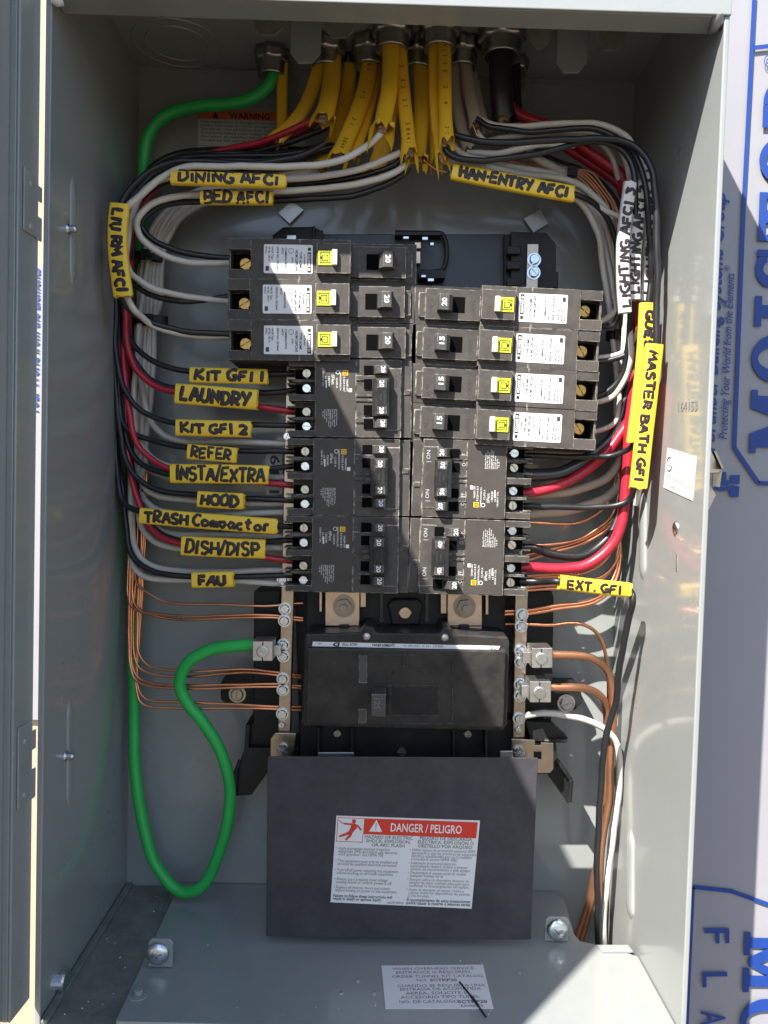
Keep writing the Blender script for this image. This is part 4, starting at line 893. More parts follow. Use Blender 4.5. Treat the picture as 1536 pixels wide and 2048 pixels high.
# --- pairs of the three large breakers
wire('w', 'white wire looping from a cable end through the LIV RM label, outermost at top left', [(768, 262, .070), (735, 292, .068), (690, 318, .066), (640, 329), (580, 334), (500, 333), (420, 333), (372, 336), (335, 349), (300, 372), (270, 398), (250, 420, .070), (243, 470), (244, 530), (252, 585), (268, 617, .075), (285, 634), (305, 650, .09), (350, 664), (396, 672), (470, 675, .100)], 6.5)
wire('k', 'black wire running above the outermost white loop and through the LIV RM label', [(650, 285, .085), (600, 312, .08), (540, 324), (480, 325), (400, 323), (345, 325), (303, 341), (270, 368), (248, 395), (236, 425, .076), (230, 480), (231, 540), (240, 592, .08), (257, 619), (276, 634), (303, 647), (350, 658), (405, 665), (470, 668, .098)], 6)
wire('w', 'white wire looping below the BED label into the top left breaker', [(812, 330, .085), (790, 345), (720, 366), (650, 376), (540, 384), (440, 386), (397, 387), (359, 391), (322, 400), (294, 415), (277, 435, .080), (274, 452), (280, 470), (295, 488), (322, 507), (359, 521), (395, 527), (475, 527, .098)], 6.4)
wire('k', 'black wire looping below the BED label into the top left breaker', [(818, 335, .09), (780, 366), (720, 387), (640, 398), (540, 402), (440, 402), (400, 401), (359, 404), (322, 413), (298, 427), (285, 441, .088), (284, 453), (294, 468), (313, 484), (341, 497), (378, 507), (415, 513), (475, 516, .1)], 6)
wire('w', 'white wire from the DINING label down into the middle large breaker', [(800, 305, .080), (765, 321), (714, 339), (645, 352), (573, 358), (460, 358), (342, 354), (312, 362), (285, 384), (266, 425, .085), (258, 475), (254, 525), (262, 548), (280, 562), (310, 578), (360, 591), (405, 597), (470, 603, .100)], 6.3)
wire('k', 'black wire from the DINING label down into the middle large breaker', [(808, 308, .085), (791, 328), (731, 351), (663, 363), (573, 367), (460, 366), (342, 362), (310, 375), (280, 400), (262, 440, .095), (253, 500), (254, 548), (264, 565), (280, 577), (305, 590), (341, 600), (378, 604), (415, 600), (470, 592, .100)], 5.6)

# --- circuits that peel off the left bundle
T4 = .100
wire('k', 'black wire through the upper KIT GFI label', top_left(665, -4, 246, .108)+[(248, 650), (253, 668), (269, 692), (290, 711), (311, 724), (343, 736), (381, 742), (460, 748), (535, 748), (618, 748, T4)])
wire('k', 'black wire through the LAUNDRY label, above its red partner', top_left(655, 2, 250, .112)+[(252, 690), (262, 709), (278, 734), (294, 752), (315, 766), (352, 778), (430, 784), (516, 786), (560, 784), (616, 776, T4)])
wire('r', 'red wire through the LAUNDRY label', [(640, 232, .100), (600, 252), (560, 270), (510, 288), (450, 300), (390, 318, .118), (330, 345), (285, 390), (262, 450), (254, 540), (252, 630), (256, 695, .105), (263, 717), (271, 735), (285, 752), (304, 768), (325, 779), (352, 786), (430, 798), (514, 813), (560, 819), (612, 826, T4)])
wire('k', 'black wire through the lower KIT GFI label', top_left(675, 6, 232, .106)+[(231, 695), (240, 752), (255, 789), (278, 817), (308, 835), (352, 846), (430, 851), (503, 851), (612, 852, T4)])
wire('k', 'black wire through the REFER label', top_left(690, 10, 238, .112)+[(238, 740), (239, 810), (243, 842), (255, 857), (273, 870), (304, 881), (343, 890), (376, 895), (430, 899), (476, 902), (612, 902, T4)])
wire('r', 'red wire through the INSTA/EXTRA label', [(632, 245, .11), (590, 268), (530, 296), (440, 312), (370, 332, .125), (312, 368), (275, 420), (258, 500), (250, 600), (248, 700), (250, 770, .108), (254, 805), (259, 833), (266, 868), (278, 893), (296, 912), (318, 928), (344, 939), (440, 950), (538, 966), (608, 973, T4)])
wire('k', 'black wire through the INSTA/EXTRA label, below its red partner', top_left(672, 14, 244, .116)+[(244, 740), (246, 820), (250, 865), (260, 900), (273, 920), (290, 933), (311, 942), (341, 949), (440, 946), (538, 938), (610, 930, T4)])
wire('k', 'black wire through the HOOD label', top_left(682, -8, 229, .110)+[(230, 740), (236, 830), (246, 904), (258, 935), (273, 955), (290, 969), (313, 979), (352, 987), (396, 990), (440, 995), (488, 998), (610, 1000, T4)])
wire('k', 'black wire through the TRASH COMPACTOR label', top_left(694, -12, 235, .118)+[(229, 760), (231, 880), (237, 958), (244, 995), (253, 1008), (266, 1016), (283, 1022), (420, 1038), (554, 1052), (606, 1052, T4)])
wire('k', 'black wire through the DISH/DISP label, above its red partner', top_left(660, 16, 256, .120)+[(256, 760), (258, 880), (268, 960), (280, 1008), (296, 1040), (304, 1050), (318, 1064), (340, 1076), (364, 1083), (460, 1084), (530, 1083), (606, 1078, T4)])
wire('r', 'red wire through the DISH/DISP label', [(626, 255, .118), (580, 280), (510, 306), (430, 322), (365, 342, .128), (310, 380), (276, 440), (260, 540), (254, 680), (252, 800), (254, 890, .112), (259, 935), (265, 965), (278, 1007), (290, 1040), (308, 1064), (329, 1078), (364, 1089), (450, 1100), (528, 1114), (604, 1125, T4)])
wire('k', 'black wire through the FAU label, lowest black of the left bundle', top_left(700, -16, 226, .122)+[(227, 760), (232, 900), (244, 980), (251, 1050), (260, 1097), (271, 1118), (287, 1132), (317, 1145), (385, 1153), (467, 1152), (606, 1150, T4)])
# spare blacks seen between labels, deep in the bundle
wire('k', 'black wire running deep in the left bundle, next to the wall', top_left(640, 20, 262, .126)+[(262, 700), (262, 840), (266, 940), (286, 985, .12)])
wire('k', 'black wire leaving the slit yellow cable above the WARNING sticker edge', [(662, 228, .10), (655, 250), (620, 268), (560, 290), (500, 305), (430, 318, .12), (360, 334), (312, 352), (284, 388), (268, 440), (266, 520)], 6)

# --- whites behind
def whites(i, x0, Y=.130):
    dx = [0, 9, 18, 27, 35, 42][i]
    return [(640, 338+i*3, Y-.006), (540, 352+i*4), (450, 366+i*5), (385+dx*.25, 386+i*5), (336+dx*.55, 418+i*4), (308+dx*.75, 455+i*3), (292+dx*.85, 500), (283+dx*.9, 555), (277+dx*.95, 620), (x0+2+dx, 680, Y), (x0+dx, 740)]
for i, (lab, tail) in enumerate([
    ('white wire going through the FAU label from below', [(264, 850), (261, 960), (261, 1060, .118), (262, 1118), (269, 1137), (287, 1152), (317, 1159), (385, 1161), (467, 1162), (575, 1166, .104)]),
    ('white wire passing just above the FAU label', [(274, 860), (266, 970), (264, 1040, .120), (267, 1083), (276, 1106), (294, 1127), (326, 1139), (385, 1144), (467, 1143), (576, 1140, .106)]),
    ('white wire bending right under the DISH/DISP label', [(284, 860), (276, 960), (277, 1010), (281, 1044, .118), (290, 1064), (303, 1078), (320, 1088), (364, 1096), (450, 1098), (530, 1097), (576, 1096, .106)]),
    ('white wire passing between the TRASH COMPACTOR and DISH/DISP labels', [(290, 850), (282, 930), (281, 985), (288, 1020, .122), (302, 1046), (325, 1064), (364, 1070), (440, 1071), (576, 1074, .107)]),
    ('white wire passing behind the TRASH COMPACTOR label', [(296, 840), (288, 920), (281, 965), (285, 990, .120), (299, 1009), (320, 1021), (380, 1030), (467, 1029), (580, 1024, .107)]),
    ('white wire leaving the bundle below the KIT GFI 2 label', [(283, 778), (289, 800), (296, 833, .115), (308, 853), (329, 870), (361, 881), (396, 884), (440, 885), (584, 887, .107)])]):
    x0 = 270 if i < 5 else 232
    wire('w', lab, whites(i, x0)+tail, 6.2, group=WG)
wire('w', 'white wire running above the red one into the INSTA/EXTRA label', [(300, 500, .126), (284, 600), (275, 700), (268, 800), (268, 850, .112), (275, 878), (290, 902), (308, 919), (344, 934), (440, 944), (530, 955), (580, 955, .108)], 5.6, group=WG)
wire('w', 'white wire running below the black one into the INSTA/EXTRA label', [(308, 560, .132), (296, 700), (286, 820), (276, 890, .125), (284, 920), (300, 938), (318, 949), (343, 958), (440, 962), (500, 960)], 5.6, group=WG)
wire('w', 'white wire passing under the HOOD label with the black one', [(310, 600, .133), (296, 760), (284, 880), (279, 940, .124), (290, 976, .112), (308, 988), (334, 996), (396, 1003), (488, 1006), (580, 1006, .107)], 5.6, group=WG)

# --- bare copper, left
def cop(label, tail, x0, Yv=.137):
    return wire('c', label, [(420+x0*.2, 380, Yv), (352, 420), (x0+28, 500), (x0+14, 620), (x0+6, 760), (x0+2, 900), (x0, 1040)]+tail, group=CG)
cop('bare copper wire, highest of those bending to the left bar under the FAU label', [(266, 1110), (271, 1153), (276, 1171), (294, 1185), (326, 1202), (379, 1208), (440, 1209), (520, 1212, .109), (606, 1206, .112)], 266)
cop('bare copper wire, upper of the pair reaching the second left bar screw', [(257, 1120), (256, 1188), (262, 1210), (274, 1220), (299, 1226), (343, 1231), (387, 1233), (440, 1231), (540, 1230, .109), (606, 1236, .112)], 258)
cop('bare copper wire, lower of the pair reaching the second left bar screw', [(263, 1120), (264, 1171), (267, 1203), (276, 1217), (308, 1231), (352, 1239), (378, 1240), (440, 1237), (540, 1235, .109), (606, 1241, .112)], 264)
cop('bare copper wire, topmost strand crossing the green cable', [(279, 1150), (274, 1260), (277, 1305), (292, 1327), (318, 1338), (371, 1342), (496, 1339), (557, 1345, .109), (602, 1351, .112)], 285)
cop('bare copper wire, second strand down crossing the green cable', [(272, 1150), (266, 1260), (269, 1311), (280, 1336), (308, 1349), (371, 1353), (449, 1347), (500, 1345), (557, 1350, .109), (602, 1356, .112)], 276)
cop('bare copper wire, third strand down crossing the green cable', [(266, 1150), (262, 1270), (264, 1330), (277, 1355), (302, 1366), (371, 1370), (555, 1368, .109), (602, 1372, .112)], 270)
cop('bare copper wire, fourth strand down crossing the green cable', [(260, 1150), (258, 1270), (260, 1330), (270, 1358), (292, 1371), (371, 1377), (555, 1373, .109), (602, 1377, .112)], 262)
cop('bare copper wire, last but one strand crossing the green cable', [(286, 1150), (280, 1270), (275, 1350), (278, 1380), (292, 1399), (355, 1403), (460, 1408), (555, 1413, .109), (602, 1413, .112)], 292)
cop('bare copper wire, lowest strand crossing the green cable', [(282, 1150), (276, 1270), (272, 1350), (274, 1383), (286, 1408), (355, 1416), (449, 1417), (555, 1418, .109), (602, 1420, .112)], 288)
# --- green grounding cable
wire('g', 'thick green ground cable looping down the left side to a lug', [(552, 112, .122), (548, 140, .122), (537, 168, .120), (510, 193), (465, 206), (400, 213), (352, 221), (316, 243), (297, 275), (289, 320, .132), (285, 420, .138), (272, 600), (268, 900), (266, 1200, .138), (267, 1340, .134), (268, 1440), (270, 1510), (276, 1590), (290, 1665), (311, 1727), (340, 1768), (370, 1783, .122), (402, 1772), (432, 1722), (452, 1655), (460, 1590), (450, 1528), (428, 1478), (398, 1436), (372, 1402), (360, 1375), (362, 1350), (378, 1325), (410, 1303), (450, 1293), (515, 1291, .094)], 11.8, n=16)

# --- right side, top
wire('w', 'white wire arching highest at top right into the rearmost white sleeve', [(955, 238, .088), (986, 250), (1038, 254), (1095, 249), (1152, 246), (1195, 247), (1230, 260), (1255, 278), (1268, 298), (1284, 332, .075), (1290, 420), (1288, 560), (1284, 640, .085), (1276, 668), (1262, 690), (1236, 709), (1190, 717, .095)], 5.8)
wire('k', 'black wire leaving the grey cable under the high white arch', [(952, 238, .085), (974, 251), (1009, 258), (1066, 262), (1138, 257), (1181, 257), (1222, 271), (1252, 288), (1272, 315), (1286, 357), (1294, 400, .066), (1298, 480), (1302, 556), (1300, 600), (1288, 660, .085), (1262, 702), (1217, 722), (1185, 726, .095)], 5.8)
wire('k', 'thick black wire arching along the right wall into the front yellow sleeve', [(900, 255, .075), (906, 266), (923, 275), (952, 283), (1009, 286), (1066, 285), (1138, 279), (1195, 276), (1238, 280), (1267, 290), (1290, 312), (1304, 343), (1310, 378), (1312, 458, .058), (1316, 540), (1314, 620), (1311, 700, .06), (1290, 840, .075), (1274, 940), (1268, 980), (1257, 999, .09), (1234, 1011), (1190, 1015), (1127, 1014), (1040, 1012, .1)], 6.5)
wire('w', 'white wire bending right just under the top black one by the cut grey cables', [(952, 262, .092), (972, 282), (995, 276), (1038, 270), (1080, 267), (1140, 262), (1200, 268), (1240, 300), (1258, 345), (1262, 420, .10), (1256, 560), (1250, 650), (1246, 720)], 5.6)
wire('w', 'short white wire showing between the two long black arches', [(1020, 300, .098), (1062, 290), (1092, 279), (1123, 272), (1152, 270), (1190, 280), (1220, 310), (1238, 360, .11)], 5.6)
wire('w', 'white wire from the lower grey cable end, dipping below the long black arch', [(935, 305, .090), (955, 305), (995, 307), (1038, 299), (1066, 292), (1100, 288), (1150, 290)], 6)
wire('w', 'short white wire curling out of the front yellow cable beside the black ones', [(896, 272, .075), (904, 284), (917, 300), (940, 313), (975, 322, .09)], 6)
wire('k', 'black wire sagging lowest across the cut grey cables', [(890, 298, .072), (900, 310), (917, 318), (960, 322), (1009, 317), (1066, 309), (1124, 294), (1166, 285), (1209, 286), (1244, 301), (1261, 324), (1270, 365, .07), (1270, 480), (1262, 600), (1258, 660), (1252, 715, .09), (1246, 744), (1229, 771), (1208, 787), (1180, 796, .098)], 6)
wire('w', 'white wire along the top edge of the HAN-ENTRY label', [(885, 320, .095), (932, 330), (994, 338), (1052, 349), (1124, 358), (1160, 372), (1184, 390), (1212, 420, .105), (1228, 470), (1236, 540), (1236, 600), (1231, 622), (1210, 640), (1185, 648, .1)], 6.4)
wire('w', 'white wire second above the HAN-ENTRY label', [(900, 315, .10), (983, 326), (1052, 340), (1124, 353), (1165, 375), (1190, 410), (1208, 470, .115), (1220, 560), (1232, 680), (1236, 760), (1232, 830)], 6.4)
wire('w', 'white wire leaving the HAN-ENTRY label at its right end and hugging the bundle', [(900, 345, .088), (1000, 370), (1100, 390), (1148, 396, .09), (1168, 414), (1182, 438), (1195, 470), (1204, 512, .11), (1212, 565), (1218, 608), (1224, 661), (1230, 720), (1236, 780), (1234, 840)], 6.4)
wire('w', 'white wire second from the left in the right bundle', [(1090, 372, .098), (1150, 390), (1178, 414), (1194, 440), (1206, 475), (1215, 520, .114), (1223, 570), (1229, 612), (1236, 665), (1240, 720), (1243, 790)], 6.4)
wire('w', 'white wire third from the left in the right bundle', [(1110, 366, .104), (1160, 384), (1192, 418), (1208, 450), (1220, 490), (1228, 540, .118), (1234, 600), (1240, 660), (1246, 730), (1248, 800)], 6.4)
wire('k', 'black wire leaving the right end of the HAN-ENTRY label', [(905, 338, .085), (1000, 362), (1100, 380), (1149, 387, .086), (1181, 401), (1204, 421), (1221, 449), (1232, 490, .10), (1236, 550), (1237, 610), (1234, 635), (1226, 650), (1213, 652), (1180, 645, .1)], 5.4)
wire('w', 'white wire crossing diagonally behind the LIGHTING AFCI 3 sleeve', [(1168, 395, .092), (1196, 411), (1217, 423), (1245, 440), (1262, 480), (1262, 560), (1252, 640), (1252, 700)], 5.4)
for i in range(5):
    wire('c', ['bare copper wire, inner edge of the fan beside the cable tie', 'bare copper wire, second of the fan beside the cable tie', 'bare copper wire, middle of the fan beside the cable tie', 'bare copper wire, fourth of the fan beside the cable tie', 'bare copper wire, outer edge of the fan beside the cable tie'][i],
         [(990+i*14, 318+i*2, .118), (1060, 328+i*2), (1120, 340), (1152+i*7, 352-i*2), (1180+i*7, 376), (1202+i*7, 410), (1216+i*6, 450, .122), (1228+i*4, 520), (1234+i*3, 640), (1236+i*2, 760)], 2.5, m='dull_copper', group=CG)
# --- right side copper to the right bar
def cr(label, tail, x0, y0=840, r=2.9): return wire('c', label, [(x0+2, y0-130, .128), (x0+4, y0), (x0+3, y0+70)]+tail, r, m='copper', group=CG)
cr('bare copper wire, highest one bending to the right bar below the grey wires', [(1230, 960), (1222, 992), (1205, 1020), (1185, 1035), (1161, 1045), (1133, 1049), (1096, 1047), (1040, 1043, .11)], 1232)
cr('bare copper wire just above the black one with the 40 amp red wire', [(1238, 985), (1229, 1020), (1218, 1039), (1198, 1055), (1170, 1074), (1144, 1083), (1105, 1088), (1040, 1090, .11)], 1240)
cr('bare copper wire crossing behind the black wire near the lower right breaker', [(1240, 1000), (1228, 1034), (1207, 1056), (1170, 1078), (1133, 1091), (1094, 1101), (1040, 1112, .112)], 1242)
cr('bare copper wire lowest of three behind the black wire near the lower right breaker', [(1243, 1000), (1230, 1038), (1213, 1060), (1188, 1077), (1151, 1092), (1109, 1104), (1040, 1124, .112)], 1245)
cr('bare copper wire, upper one hidden along the fat red wire', [(1242, 1040), (1232, 1075), (1211, 1112), (1198, 1126), (1170, 1140), (1129, 1147), (1096, 1148), (1040, 1153, .112)], 1240)
cr('bare copper wire, lower one hidden along the fat red wire', [(1244, 1040), (1236, 1080), (1215, 1116), (1200, 1131), (1172, 1145), (1130, 1152), (1096, 1153), (1040, 1159, .112)], 1243)
cr('bare copper wire diving behind the upper edge of the EXT. GFI label', [(1240, 1040), (1240, 1090), (1238, 1105), (1231, 1124), (1216, 1144), (1198, 1156), (1150, 1168), (1096, 1171), (1040, 1176, .112)], 1238)
cr('bare copper wire diving behind the lower edge of the EXT. GFI label', [(1236, 1040), (1237, 1090), (1228, 1130), (1210, 1152), (1160, 1172), (1118, 1177), (1096, 1178), (1040, 1182, .112)], 1236)
cr('bare copper wire, upper of the pair to the top right bar screw', [(1235, 1060), (1236, 1120), (1225, 1160), (1207, 1187), (1185, 1199), (1161, 1206), (1110, 1212), (1055, 1220, .11), (1010, 1222, .112)], 1234, r=3.6)
cr('bare copper wire, lower of the pair to the top right bar screw', [(1240, 1060), (1241, 1120), (1230, 1165), (1212, 1190), (1192, 1203), (1170, 1211), (1110, 1219), (1055, 1227, .11), (1010, 1229, .112)], 1240, r=3.6)
wire('c', 'single bare copper wire curving down from the second right bar screw', [(1010, 1248, .112), (1054, 1249), (1109, 1250), (1133, 1247), (1161, 1248), (1185, 1259), (1201, 1278), (1210, 1304), (1215, 1336), (1217, 1400, .128), (1218, 1480), (1212, 1560), (1204, 1700), (1190, 1840)], 3.6, group=CG)
wire('c', 'thick bare copper conductor from the upper right lug down to the bottom corner', [(1096, 1308, .094), (1142, 1310), (1179, 1315), (1198, 1325), (1214, 1340), (1222, 1364), (1225, 1400, .118), (1226, 1443), (1222, 1494), (1220, 1545), (1219, 1596), (1209, 1654), (1202, 1710), (1199, 1800), (1198, 1905, .13)], 7.5, m='dull_copper', n=14)
wire('c', 'thick bare copper conductor from the lower right lug down to the bottom corner', [(1094, 1374, .094), (1151, 1375), (1174, 1378), (1194, 1386), (1208, 1400), (1213, 1420, .120), (1214, 1470), (1212, 1558), (1207, 1640), (1192, 1740), (1176, 1810), (1150, 1890, .142)], 7.5, m='dull_copper', n=14)
wire('c', 'thin bare copper conductor spreading leftmost at the bottom right opening', [(1218, 1470, .126), (1214, 1580), (1204, 1690), (1190, 1780), (1172, 1850), (1158, 1900, .14)], 5.5, m='dull_copper')
wire('w', 'white wire from the lowest right bar screw looping down to the bottom', [(1044, 1431, .106), (1064, 1427), (1100, 1426), (1125, 1429), (1163, 1436), (1194, 1448), (1214, 1461), (1231, 1482), (1238, 1507), (1238, 1558), (1233, 1621), (1225, 1685), (1217, 1748), (1210, 1812), (1208, 1900, .118)], 6.6)
wire('k', 'black wire leaving the EXT. GFI label and running down the right side', [(1040, 1163, .095), (1080, 1164, .09), (1110, 1163, .0735), (1150, 1168, .0728), (1190, 1173, .0724), (1245, 1179, .0724), (1261, 1184, .0715), (1265, 1202, .069), (1259, 1232), (1248, 1280), (1240, 1326), (1235, 1363), (1231, 1405), (1219, 1445), (1209, 1507), (1202, 1570), (1197, 1640), (1194, 1720), (1194, 1800), (1198, 1900, .115)], 6.8)
# --- fat conductors on the right
wire('r', 'fat red wire sweeping down into the breaker marked 40', [(1012, 190, .112), (1018, 208), (1035, 226), (1058, 238), (1095, 250), (1130, 266, .115), (1172, 300), (1215, 330), (1244, 350), (1258, 400), (1268, 520, .108), (1272, 680), (1268, 779, .095), (1261, 840), (1256, 893), (1254, 946), (1252, 990), (1246, 1030), (1237, 1064), (1221, 1093), (1198, 1114), (1170, 1129), (1133, 1136), (1096, 1137), (1060, 1135), (1030, 1136, .098)], 10.5, n=14)
wire('r', 'red wire bending into the lower clamp of the breaker marked 50', [(1100, 280, .122), (1129, 294), (1172, 320), (1209, 345), (1241, 372), (1256, 430), (1266, 600, .12), (1270, 720), (1267, 788, .105), (1260, 820), (1250, 849), (1234, 876), (1211, 907), (1182, 934), (1146, 957), (1105, 974), (1060, 985), (1030, 988, .098)], 9.5, n=14)
wire('k', 'fat black stranded wire wrapped in wrinkled tape, bending into the breaker marked 50', [(1005, 240, .125), (1060, 300), (1110, 330), (1160, 350), (1205, 380), (1238, 430), (1256, 540, .125), (1264, 680), (1264, 740, .11), (1252, 797), (1242, 840), (1226, 876), (1198, 900), (1164, 924), (1120, 946), (1065, 950), (1030, 943, .100)], 12.5, n=16).data.materials[0] = M['tape'] if 'tape' in M else mat('tape', (0.035, 0.035, 0.038), 0.22, spec=0.7, var=0.4, scale=40, bump=1.0, bscale=110)
wire('k', 'fat black wire behind the red one, bending into the breaker marked 40', [(1262, 760, .118), (1256, 860), (1250, 940), (1244, 1000, .112), (1234, 1040), (1220, 1072), (1195, 1096), (1165, 1110), (1130, 1112), (1096, 1107), (1070, 1098), (1035, 1095, .1)], 8.8, n=14)
wire('b', 'fat beige neutral wire, upper of two under the tape-wrapped black one', [(1262, 720, .126), (1252, 830), (1247, 880), (1243, 907), (1229, 936), (1208, 958), (1173, 974), (1138, 983), (1100, 986), (1030, 990, .108)], 9, n=14)
wire('b', 'fat beige neutral wire, lower of two under the tape-wrapped black one', [(1256, 780, .130), (1248, 900), (1241, 955), (1229, 981), (1208, 999), (1173, 1012), (1138, 1021), (1100, 1026), (1030, 1030, .110)], 9.5, n=14)
wire('b', 'beige wire running right from the gap above the breaker marked 50', [(1215, 880, .122), (1190, 897), (1150, 902), (1110, 905), (1030, 906, .110)], 5.5)
wire('k', 'black wire with a sunlit loop leaving the yellow sleeves towards the breaker marked 50', [(1301, 560, .0712), (1297, 607), (1291, 700), (1281, 800), (1271, 880, .0712), (1264, 893, .078), (1254, 900), (1236, 907), (1213, 911), (1150, 913), (1100, 912), (1035, 911, .1)], 5.8)
wire('w', 'white wire end peeking out below the front yellow sleeve', [(1283, 900, .066), (1280, 975), (1277, 990), (1271, 1010, .07)], 5)
wire('w', 'white wire bending into the third breaker of the right column', [(1252, 600, .085), (1262, 690), (1261, 722, .085), (1255, 749), (1240, 776), (1222, 795), (1180, 808, .098)], 5.6)
wire('w', 'white wire bending into the lowest large breaker on the right', [(1240, 780, .105), (1238, 820), (1230, 844), (1213, 856), (1175, 868, .1)], 5)

# ================================================================== handwritten sleeves cut from cable jacket
def sleeve(txt, label, cl, hw, Y, m='yellow_sleeve', thick=.0028, rot=False, th=5.2, name='wire_label', span=(.07, .93), hfrac=.62, group='handwritten wire labels', voff=0.0, r_end=None):
    """cl: centre line in pixels along the reading direction, hw: half width in pixels"""
    l = fillY([(q[0], q[1], q[2] if len(q) > 2 else Y) for q in cl]); pts = crom([P(*q) for q in l], 10)
    k = PXL(1, Y); o = thing(name, label, 'wire label', tuple(pts[0]), group)
    d = (pts[-1]-pts[0]).normalized(); side = Vector((0, 1, 0)).cross(d)   # across the sleeve
    side = Vector((0, -1, 0)).cross(d).normalized()*-1
    up = Vector((0, -1, 0)).cross(d).normalized()
    if rot: pass
    n = 20; hw *= 1.10; W2 = hw*k; rnd = random.Random(len(txt)*7+int(hw*3)); jag = [rnd.uniform(-.0009, .0009) for _ in range(n)]
    mb = MB(); mb.tube(pts, W2, n, caps=False, flat=thick, side=up, jag=jag, power=.55)
    inner = [pts[-1]+d*0]; mb.tube([pts[-1]-d*.0002, pts[-1]-d*.008], W2*.9, n, caps=False, flat=thick*.8, side=up, power=.55)
    mb.tube([pts[0]+d*.0002, pts[0]+d*.008], W2*.9, n, caps=False, flat=thick*.8, side=up, power=.55)
    mb.build('jacket', m, o)
    # arc-length table
    S_ = [0.0]
    for i in range(1, len(pts)): S_.append(S_[-1]+(pts[i]-pts[i-1]).length)
    Lt = S_[-1]
    def at(s, v):
        s = max(0, min(Lt*.9999, s)); i = 0
        while i < len(S_)-2 and S_[i+1] < s: i += 1
        f = (s-S_[i])/(S_[i+1]-S_[i]); p = pts[i].lerp(pts[i+1], f); t = (pts[i+1]-pts[i]).normalized(); u_ = Vector((0, -1, 0)).cross(t).normalized(); nn = t.cross(u_).normalized()
        if nn.y > 0: nn = -nn
        x = max(-.97, min(.97, v/W2)); # superellipse |x|^(2/.55)+|y|^(2/.55)=1
        y = (1-abs(x)**(2/.55))**(.55/2)
        return p+u_*v+nn*(thick*y+.00004), nn
    sgn = 1 if Vector((0, -1, 0)).cross(d).dot(up) > 0 else -1
    H = 2*W2*hfrac; s0, s1 = Lt*span[0], Lt*span[1]
    mb = MB(); marker(mb, txt, lambda s, v: at(s0+s, v-H/2+voff*k), s1-s0, H, th*k*1.38)
    mb.build('handwriting', 'marker_ink', o)
    return o
YS = .092
sleeve('DINING AFCI', 'yellow sleeve handwritten DINING AFCI, upper of two across the top left loops', [(343, 356), (430, 359), (572, 364)], 12, .068, span=(.07, .96), hfrac=.74, th=5, voff=2)
sleeve('BED AFCI', 'dim yellow sleeve handwritten BED AFCI, under the DINING one', [(402, 396), (470, 396), (546, 397)], 12, .076, span=(.06, .97), hfrac=.78, th=5)
sleeve('LIV RM AFCI', 'yellow sleeve handwritten LIV RM AFCI, standing upright by the left wall', [(240, 409), (236, 450), (236, 500), (241, 550), (247, 593)], 17.5, .068, span=(.06, .97), hfrac=.52, th=5.6)
sleeve('KIT GFI 1', 'yellow sleeve handwritten KIT GFI 1, first below the large left breakers', [(381, 750), (460, 752), (535, 754)], 14, YS, span=(.07, .97), th=5.6)
sleeve('LAUNDRY', 'yellow sleeve handwritten LAUNDRY over a red and a black wire', [(352, 787), (430, 793), (515, 800)], 18.5, YS, span=(.07, .94), th=6)
sleeve('KIT GFI 2', 'yellow sleeve handwritten KIT GFI 2, below the LAUNDRY one', [(353, 855), (430, 857), (502, 859)], 15, YS, span=(.07, .98), hfrac=.55, th=5.2)
sleeve('REFER', 'short yellow sleeve handwritten REFER', [(376, 903), (425, 907), (474, 911)], 14, YS, span=(.09, .92), th=4.6, hfrac=.66)
sleeve('INSTA/EXTRA', 'yellow sleeve handwritten INSTA/EXTRA over red and black wires', [(342, 947), (440, 948), (537, 950)], 17.5, YS, span=(.06, .98), th=5, hfrac=.66)
sleeve('HOOD', 'short yellow sleeve handwritten HOOD', [(396, 998), (440, 1001), (488, 1003)], 15, YS, span=(.09, .92), th=5.6)
sleeve('TRASH Compactor', 'longest yellow sleeve, handwritten TRASH COMPACTOR', [(281, 1031), (420, 1043), (554, 1053)], 14.5, .088, span=(.04, .97), th=5.2, hfrac=.62)
sleeve('DISH/DISP', 'yellow sleeve handwritten DISH/DISP over red and black wires', [(364, 1091), (445, 1095), (530, 1098)], 18, YS, span=(.06, .96), th=5, hfrac=.62)
sleeve('FAU', 'shortest yellow sleeve, handwritten FAU, lowest on the left', [(385, 1160), (425, 1159), (467, 1158)], 14.5, YS, span=(.16, .86), th=6, hfrac=.6)
sleeve('HAN-ENTRY AFCI', 'yellow sleeve handwritten HAN-ENTRY AFCI, slanting at top right', [(904, 343), (1025, 367), (1147, 389)], 14.5, .078, span=(.06, .96), th=5.4, hfrac=.6)
sleeve('EXT. GFI', 'yellow sleeve handwritten EXT. GFI, lowest on the right', [(1118, 1164), (1190, 1173), (1259, 1180)], 13.5, .070, span=(.1, .88), th=4.4, hfrac=.56, voff=0, thick=.0036)
sleeve('LIGHTING AFCI 3', 'white sleeve handwritten LIGHTING AFCI 3, frontmost of the white ones', [(1250, 626), (1246, 560), (1247, 470), (1260, 366)], 11.5, .066, 'white_sleeve', span=(.04, .97), th=4.6, hfrac=.68)
sleeve('LIGHTING AFCI 2', 'white sleeve handwritten LIGHTING, middle of three upright white ones', [(1267, 600), (1268, 520), (1275, 440), (1287, 366)], 12, .074, 'white_sleeve', span=(.05, .97), th=4.6, hfrac=.64)
sleeve('LIGHTING AFCI 1', 'white sleeve mostly hidden behind black wires, rearmost of three', [(1290, 603), (1298, 520), (1298, 420), (1289, 331)], 11, .080, 'white_sleeve', span=(.05, .97), th=4.4, hfrac=.6)
sleeve('GUEST', 'yellow sleeve by the right wall handwritten GUEST, the rear of the two', [(1296, 607), (1291, 700), (1281, 800), (1270, 886)], 15.5, .070, span=(.06, .40), th=5, hfrac=.44, voff=2)
